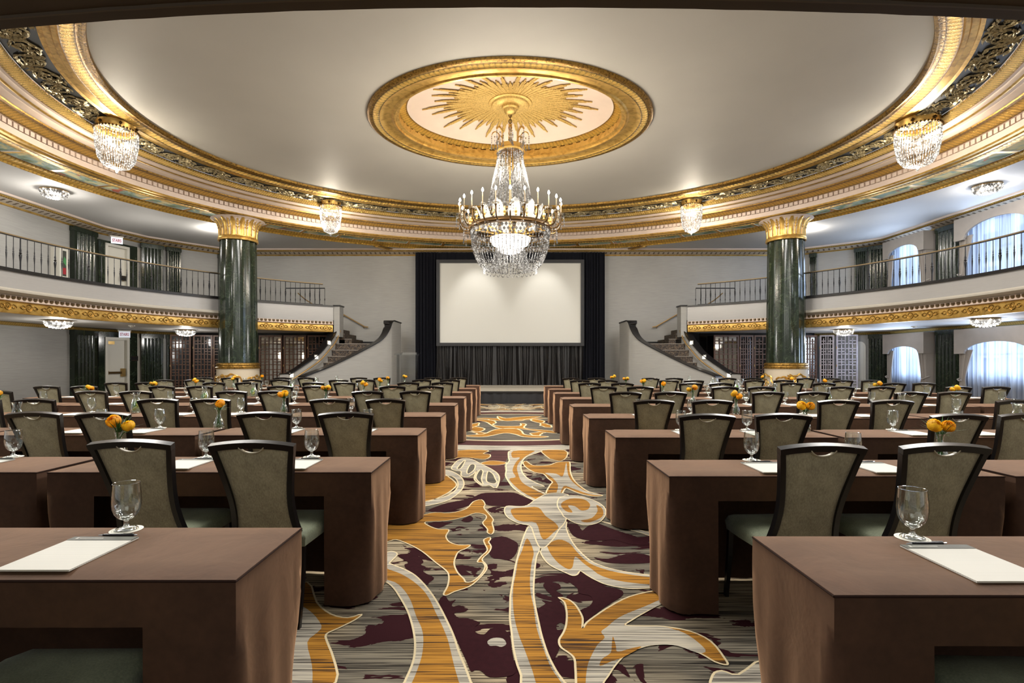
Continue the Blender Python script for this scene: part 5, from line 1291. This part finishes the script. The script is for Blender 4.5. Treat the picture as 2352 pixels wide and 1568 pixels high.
def make_coaster():
    mb = MB(); mb.lathe([(.0,.0012),(.051,.0012),(.051,0),(.0,0)], 36); o = mb.build('paper_coaster', M['coaster']); tag(o, '-', 'coaster', 'round paper coasters')
    mb = MB(); 
    for r in (.043, .036): mb.lathe([(r,.0013),(r+.0012,.0014)], 36)
    mb.build('printed_ring', M['coasterring'], o); return o
def make_pad():
    mb = MB(); mb.box(-.108,.108,-.140,.140,.0,.005); o = mb.build('notepad', M['paper']); tag(o, '-', 'notepad', 'ruled notepads')
    mb = MB(); mb.box(-.1082,.1082,.106,.1402,.0045,.0062); h = mb.build('header_strip', M['header'], o)
    mb = MB(); mb.box(-.090,-.082,.118,.130,.0062,.0065); r = random.Random(2); x = -.078
    while x < .0:
        w = r.uniform(.0018,.0035); mb.box(x, x+w, .121, .1265, .0062, .0065); x += w+.0014
    mb.build('printed_mark', M['paper'], h); return o
def make_pen():
    mb = MB(); mb.tube([(-.05,0,.005),(-.02,0,.0052),(.035,0,.0052),(.055,0,.005)], [.0042,.0052,.0052,.0045], 10); o = mb.build('pen', M['penblack'], None, 40); tag(o, '-', 'pen', 'black pens')
    mb = MB(); mb.tube([(-.068,0,.0042),(-.063,0,.0044),(-.05,0,.005)], [.0008,.0022,.004], 8); mb.build('tip', M['chrome'], o, 40)
    mb = MB(); mb.box(.018,.052,-.0015,.0015,.0102,.0116); mb.box(.050,.054,-.0015,.0015,.005,.0116); mb.build('clip', M['chrome'], o)
    mb = MB(); mb.tube([(.055,0,.005),(.067,0,.005)], .0026, 8); mb.build('push_button', M['chrome'], o, 40); return o
def make_vase():
    v = thing('glass_vase', '-', 'vase', group='small glass vases')
    mb = MB(); mb.lathe([(.0,.003),(.034,.0),(.042,.012),(.045,.03),(.040,.055),(.028,.085),(.020,.110),(.017,.135),(.019,.155),(.024,.172),(.022,.172),(.0175,.155),(.0155,.135),(.0185,.11),(.0265,.085),(.038,.055),(.042,.03),(.038,.014),(.0,.012)], 24); mb.build('vase_body', M['glass'], v, 70)
    mb = MB(); mb.lathe([(.0,.014),(.038,.016),(.041,.03),(.037,.054),(.0255,.083),(.0185,.105),(.0,.106)], 20); mb.build('water', M['water'], v, 70); return v
def make_bouquet(seed, nf):
    r = random.Random(seed); b = thing('flower_bouquet', '-', 'flowers', group='orange ranunculus bouquets')
    heads = [[(-.030,.0,.220),(.040,-.01,.216),(.01,.035,.235)],[(-.022,-.01,.235),(.052,.01,.205),(.0,.035,.21)],[(.012,.0,.225),(-.034,.01,.212),(.02,.035,.22)]][seed % 3][:nf]
    mb = MB()
    for h in heads: mb.tube(spline([(r.uniform(-.015,.015), r.uniform(-.015,.015), .018),(h[0]*.2,h[1]*.2,.13),(h[0]*.8,h[1]*.8,h[2]-.03)], 3), .0028, 5)
    for k in range(6): a = r.uniform(0,6.28); mb.tube([(r.uniform(-.02,.02), r.uniform(-.02,.02), .018),(.008*cos(a),.008*sin(a),.15),(.02*cos(a),.02*sin(a),.18)], .002, 4)
    mb.build('stems', M['stem'], b, 50)
    for q, h in enumerate(heads):
        R_ = (.041,.037,.031)[q]; tilt = Matrix.Rotation(r.uniform(.3,.9), 4, 'X') @ Matrix.Rotation(r.uniform(-.5,.5), 4, 'Y'); mb = MB()
        for ly, (n, rad, op) in enumerate(((9,1.,.62),(8,.86,.95),(7,.7,1.2),(6,.5,1.38),(4,.3,1.5))):
            for k in range(n):
                a = 2*pi*(k+ly*.4)/n; G = []
                for i in range(5):
                    v = i/4; el = lerp(-.9, op, v); rr_ = R_*rad*(1+.05*sin(k*3)); G.append([(rr_*cos(el)*cos(a+w), rr_*cos(el)*sin(a+w), rr_*sin(el)*.9) for w in [j*.62*sin(pi*(.25+.6*v))*(7/n) for j in (-1,-.5,0,.5,1)]])
                mb.grid(G, M=Matrix.Translation(h) @ tilt)
        mb.build('flower', M['petal' if (seed+q) % 2 else 'petal2'], b, 60, recalc=False)
    mb = MB()
    for k in range(34):
        a = r.gauss(.6,1.1); L = r.uniform(.06,.15); el = r.uniform(.15,1.35); p0 = Vector((.012*cos(a), .012*sin(a), .165)); d = Vector((cos(a)*cos(el), sin(a)*cos(el), sin(el))); sd = d.cross(Vector((0,0,1))).normalized()*.0034
        p1 = p0+d*L*.5; p2 = p0+d*L+Vector((0,0,-.015)); mb.add([p0-sd*.5, p0+sd*.5, p1+sd, p1-sd, p2], [(0,1,2,3),(3,2,4)])
    mb.build('greenery', M['leaf'], b, recalc=False); return b
def make_carafe():
    v = thing('water_carafe', '-', 'carafe', group='carafes of fruit water')
    mb = MB(); mb.lathe([(.0,.004),(.052,.0),(.058,.01),(.060,.05),(.052,.10),(.038,.145),(.030,.175),(.030,.195),(.040,.235),(.0385,.235),(.0285,.195),(.0285,.175),(.036,.145),(.050,.10),(.058,.05),(.055,.014),(.0,.012)], 28); mb.build('glass_body', M['glass'], v, 70)
    mb = MB(); mb.lathe([(.0,.014),(.054,.015),(.057,.05),(.049,.10),(.040,.128),(.0,.128)], 24); mb.build('water', M['water'], v, 70)
    for k, (x, y, z, m, rx, rz) in enumerate(((-.016,-.030,.072,'lemon',1.25,.2),(.018,-.022,.088,'lime',1.35,-.4),(-.004,-.020,.112,'lime',1.3,.1),(.012,.01,.05,'lemon',.9,1.),(-.02,.0,.10,'lemon',1.1,.8))):
        mb = MB(); mb.lathe([(.0,-.0025),(.027,-.0025),(.0285,0),(.027,.0025),(.0,.0025)], 18, M=Matrix.Translation((x,y,z)) @ Matrix.Rotation(rz,4,'Z') @ Matrix.Rotation(rx,4,'X')); mb.build('citrus_slice', M[m], v, 40)
    mb = MB(); r = random.Random(3)
    for k in range(8):
        p = Vector((r.uniform(0,.03), r.uniform(-.035,0), r.uniform(.05,.12))); mb.add([p, p+Vector((.012,.004,.008)), p+Vector((.02,-.002,.0)), p+Vector((.01,-.005,-.008))], [(0,1,2,3)])
    mb.build('mint_leaf', M['mint'], v, recalc=False); return v

ROW = ['first','second','third','fourth','fifth','sixth','seventh','eighth','ninth']; SEAT = ['first','second','third','fourth','fifth','sixth','seventh','eighth']
protoT, protoC, protoG, protoK, protoN, protoP, protoV, protoD = make_table(), make_chair(), make_goblet(), make_coaster(), make_pad(), make_pen(), make_vase(), make_carafe()
protoB = [make_bouquet(s, n) for s, n in ((0,2),(1,2),(2,2),(4,3),(5,1))]
used = set()
def skipkey(l):
    w = l.replace(',', '').split(); q = [x for x in w if x in ROW]
    return w[0][0]+w[1][0]+''.join(str(ROW.index(x)+1) for x in q)+('e' if 'exit' in w else 'w')+('n' if 'nearer' in w and 'aisle' in w else '')
def put(proto, loc, rz, label, group=None, depth=True):
    key = skipkey(label)
    if key in SKIP: return None
    if proto.name not in used:
        used.add(proto.name); proto.location = loc; proto.rotation_euler = (0,0,rz); proto['label'] = label; return proto
    return dup(proto, loc, rz, label, group, depth)
SEATX = {-1: [1.275,1.89,3.12,3.70,4.97,5.56,6.82,7.43], 1: [1.46,2.05,3.33,3.88,5.15,5.75,7.0,7.6]}
SIDE = {-1: 'exit side', 1: 'window side'}
jr = random.Random(21)
for sx in (-1, 1):
    edge = .77 if sx < 0 else .85; sd = SIDE[sx]
    for i in range(9):
        far = ((1.9+1.45*i) if i else 1.925) if sx < 0 else (1.83+1.42*i); near = far-TD; mid = far-TD/2; rw = ROW[i]
        for k in range(4):
            x0 = edge+k*(TL+.06)
            if x0 > .99*far+.25: break
            put(protoT, (sx*(x0+TL/2), mid, 0), 0, f'brown draped table, {rw} row from the camera on the {sd}, {SEAT[k]} from the aisle', 'brown draped tables')
        for k, xs in enumerate(SEATX[sx]):
            dx = jr.uniform(-.015,.015); x = sx*(xs+dx); cy = near+.03+jr.uniform(-.03,.03)
            if abs(x)-.25 > .99*(cy+.1): continue
            if i == 0: x, cy = (sx*(1.30 if k == 0 else 1.95), 1.40) if sx < 0 else (sx*(1.43 if k == 0 else 2.05), 1.36)
            put(protoC, (x, cy, 0), jr.uniform(-.04,.04), f'olive backed banquet chair, {rw} row on the {sd}, {SEAT[k]} seat from the aisle', 'banquet chairs')
            gx = x+sx*jr.uniform(-.02,.06); gy = far-.075+jr.uniform(-.015,.015)
            if i == 0: gx, gy = (-1.368, 1.862) if sx < 0 else (1.366, 1.775)
            if abs(gx) > gy*.99: continue
            put(protoK, (gx, gy, TZ+.0005), jr.uniform(0,6), f'paper coaster, {rw} row on the {sd}, {SEAT[k]} place from the aisle', 'round paper coasters')
            put(protoG, (gx, gy, TZ+.002), jr.uniform(0,6), f'empty water goblet, {rw} row on the {sd}, {SEAT[k]} place from the aisle', 'water goblets')
            nx, ny = gx, far-.302; pr = 0.
            if i == 0: nx, ny, pr = (-1.368, 1.632, 0.) if sx < 0 else (1.372, 1.555, 0.)
            put(protoN, (nx, ny, TZ+.0005), pr, f'ruled notepad, {rw} row on the {sd}, {SEAT[k]} place from the aisle', 'ruled notepads')
            qx, qy = nx+.02, far-.146
            if i == 0: qx, qy = (-1.345, 1.791) if sx < 0 else (1.362, 1.710)
            put(protoP, (qx, qy, TZ+.0005), jr.uniform(-.05,.05), f'black pen, {rw} row on the {sd}, {SEAT[k]} place from the aisle', 'black pens')
VAS = {-1: [(2,-2.40,3.2),(3,-2.60,4.66),(4,-2.66,6.14),(5,-2.68,7.6),(6,-2.53,9.02),(7,-2.62,10.5),(8,-2.78,11.9),(9,-2.7,13.35),(4,-5.98,6.1),(5,-6.12,7.6),(6,-6.15,9.),(7,-6.3,10.45),(8,-6.3,11.9),(9,-6.35,13.35)],
       1: [(2,2.55,3.1),(3,2.54,4.5),(4,2.57,5.95),(5,2.57,7.35),(6,2.57,8.8),(7,2.6,10.2),(8,2.57,11.6),(9,2.58,13.05),(5,6.27,7.35),(6,6.2,8.8),(7,6.15,10.2),(8,6.26,11.6),(9,6.3,13.05)]}
for sx in (-1, 1):
    for i, x, y in VAS[sx]:
        wh = f'{ROW[i-1]} row on the {SIDE[sx]}, ' + ('nearer the aisle' if abs(x) < 4 else 'nearer the wall'); b = (i*3+(sx > 0)+(abs(x) > 4)*2) % 5
        put(protoV, (x, y, TZ), 0, f'small glass flower vase on the {wh}', 'small glass vases')
        if sx > 0 and i == 2: b = 0
        put(protoB[b], (x, y, TZ+.002), (0 if i < 4 else jr.uniform(0,6)), f'orange ranunculus in the vase on the {wh}', 'orange ranunculus bouquets')
CAR = {-1: [(i, -4.43+.03*sin(i*2.), 1.9+1.45*(i-1)-.10) for i in range(3,10)], 1: [(i, 4.47+.04*sin(i*1.7), 1.83+1.42*(i-1)-.10) for i in range(3,10)]}
for sx in (-1, 1):
    for i, x, y in CAR[sx]:
        put(protoD, (x, y, TZ), jr.uniform(0,6), f'glass carafe of citrus water, {ROW[i-1]} row on the {SIDE[sx]}' + ', between two tables', 'carafes of fruit water')
for p in [protoT, protoC, protoG, protoK, protoN, protoP, protoV, protoD] + protoB:
    if p.name not in used:
        for c in kids(p):
            for g in kids(c): bpy.data.objects.remove(g)
            bpy.data.objects.remove(c)
        bpy.data.objects.remove(p)

# ------------------------------------------------------------------ lamps and added fill
def lamp(kind, name, loc, energy, col, size=.2, rot=None, size_y=None, spot=None, blend=.5, spread=None):
    l = bpy.data.lights.new(name, kind); l.energy = energy; l.color = col
    if kind == 'AREA':
        l.size = size
        if size_y: l.shape = 'RECTANGLE'; l.size_y = size_y
        if spread: l.spread = spread
    elif kind != 'SUN': l.shadow_soft_size = size
    if spot: l.spot_size = spot; l.spot_blend = blend
    o = bpy.data.objects.new(name, l); COL.objects.link(o); o.location = loc
    if rot: o.rotation_euler = rot
    return o
WARM, NEUT, COOL = (1.,.88,.70), (1.,.965,.91), (.58,.73,1.)
for k in range(6): lamp('POINT', 'candle_lamp', (1.3*cos(k*pi/3), DC+1.3*sin(k*pi/3), 5.15), 80, WARM, .10)
lamp('POINT', 'chandelier_lamp_lower', (0,DC,2.55), 230, NEUT, .4)
for x, y, R, H, lab in LANT: lamp('POINT', 'lantern_lamp', (x, y, 6.8-.62*H), 170, WARM, .12)
for x, y, z, lab in FL: lamp('POINT', 'flush_lamp', (x, y, z-.32), 80 if z > 3 else 50, NEUT if x < 0 else (1.,.97,.95), .14)
for x, y, z in ((-10.3,18.3,5.7),(10.4,18.3,5.7)): lamp('POINT', 'gallery_lamp_and_fill', (x, y, z), 75, NEUT, .12)
for x in (-12.6, 12.6):
    for y, z in ((9.3,4.5),(9.3,1.7),(13.2,4.4),(17.,4.6)): lamp('POINT', 'gallery_lamp_and_fill', (x*(1 if y < 15 else .93), y, z), (85 if z < 3 else 52) if x < 0 else (60 if z < 3 else 34), NEUT if x < 0 else (.84,.9,1.), .2)  # unseen points added as fill along both galleries
for x in (-6.5, 6.5):
    for y in (3.6, 7.2, 11.): lamp('AREA', 'overhead_fill', (x, y, 6.7), 330, NEUT, 1.6)  # unseen overhead panels added to brighten the tables and room
for y in (4.4, 8.2): lamp('AREA', 'overhead_fill', (0, y, 6.7), 190, NEUT, 1.6)
for x in (-6, 6): lamp('AREA', 'overhead_fill', (x, 15.2, 6.6), 220, NEUT, 1.2)
for x in (-5, 0, 5): lamp('AREA', 'rear_fill', (x, -2.2, 4.6), 75, NEUT, 2.4, (radians(66),0,0))  # unseen panels added behind the camera as fill
lamp('AREA', 'under_balcony_fill', (0, -.4, 2.45), 20, NEUT, 1.4)  # unseen panel added to lift the nearest seats and tables
for x in (-1.3, 1.3):
    o = lamp('SPOT', 'screen_spot', (x, 19.6, 5.95), 160, NEUT, .12, spot=radians(62), blend=.8); o.rotation_euler = (Vector((x*1.05,21.1,3.6))-o.location).to_track_quat('-Z','Y').to_euler()
for (a, b) in WIN:
    for zo, zt in OPN:
        lamp('AREA', 'window_daylight', (15.3, (a+b)/2, (zo+zt)/2+.3), (190 if zo < 2 else 115), COOL, b-a+.4, (0, radians(90), 0), zt-zo+.4)
        lamp('AREA', 'window_inner_fill', (13.8, (a+b)/2, (zo+zt)/2), 62 if zo < 2 else 48, COOL, b-a, (0, radians(98), 0), zt-zo)  # cool panels added inside the sheers to strengthen the window light
w = bpy.data.worlds.new('World'); bpy.context.scene.world = w; w.use_nodes = True
w.node_tree.nodes['Background'].inputs[0].default_value = (.95,.94,.92,1); w.node_tree.nodes['Background'].inputs[1].default_value = .42

# ------------------------------------------------------------------ camera
cam = bpy.data.cameras.new('camera'); cam.sensor_width = 36; cam.sensor_fit = 'HORIZONTAL'; cam.lens = 36*F/2352
cam.shift_x = (1176-CX)/2352; cam.shift_y = (HY-784)/2352; cam.clip_start = .05; cam.clip_end = 100
co = bpy.data.objects.new('camera', cam); COL.objects.link(co); co.location = (0,0,CH); co.rotation_euler = (pi/2,0,0)
sc_ = bpy.context.scene; sc_.camera = co
sc_.view_settings.view_transform = 'Standard'; sc_.view_settings.look = 'None'; sc_.view_settings.exposure = 0.; sc_.view_settings.gamma = 1.
cy_ = sc_.cycles
cy_.use_adaptive_sampling = True; cy_.adaptive_threshold = .07; cy_.adaptive_min_samples = 20; cy_.max_bounces = 7; cy_.diffuse_bounces = 3; cy_.glossy_bounces = 3; cy_.transmission_bounces = 4; cy_.transparent_max_bounces = 16
cy_.caustics_reflective = False; cy_.caustics_refractive = False; cy_.sample_clamp_indirect = 4.; cy_.use_denoising = True
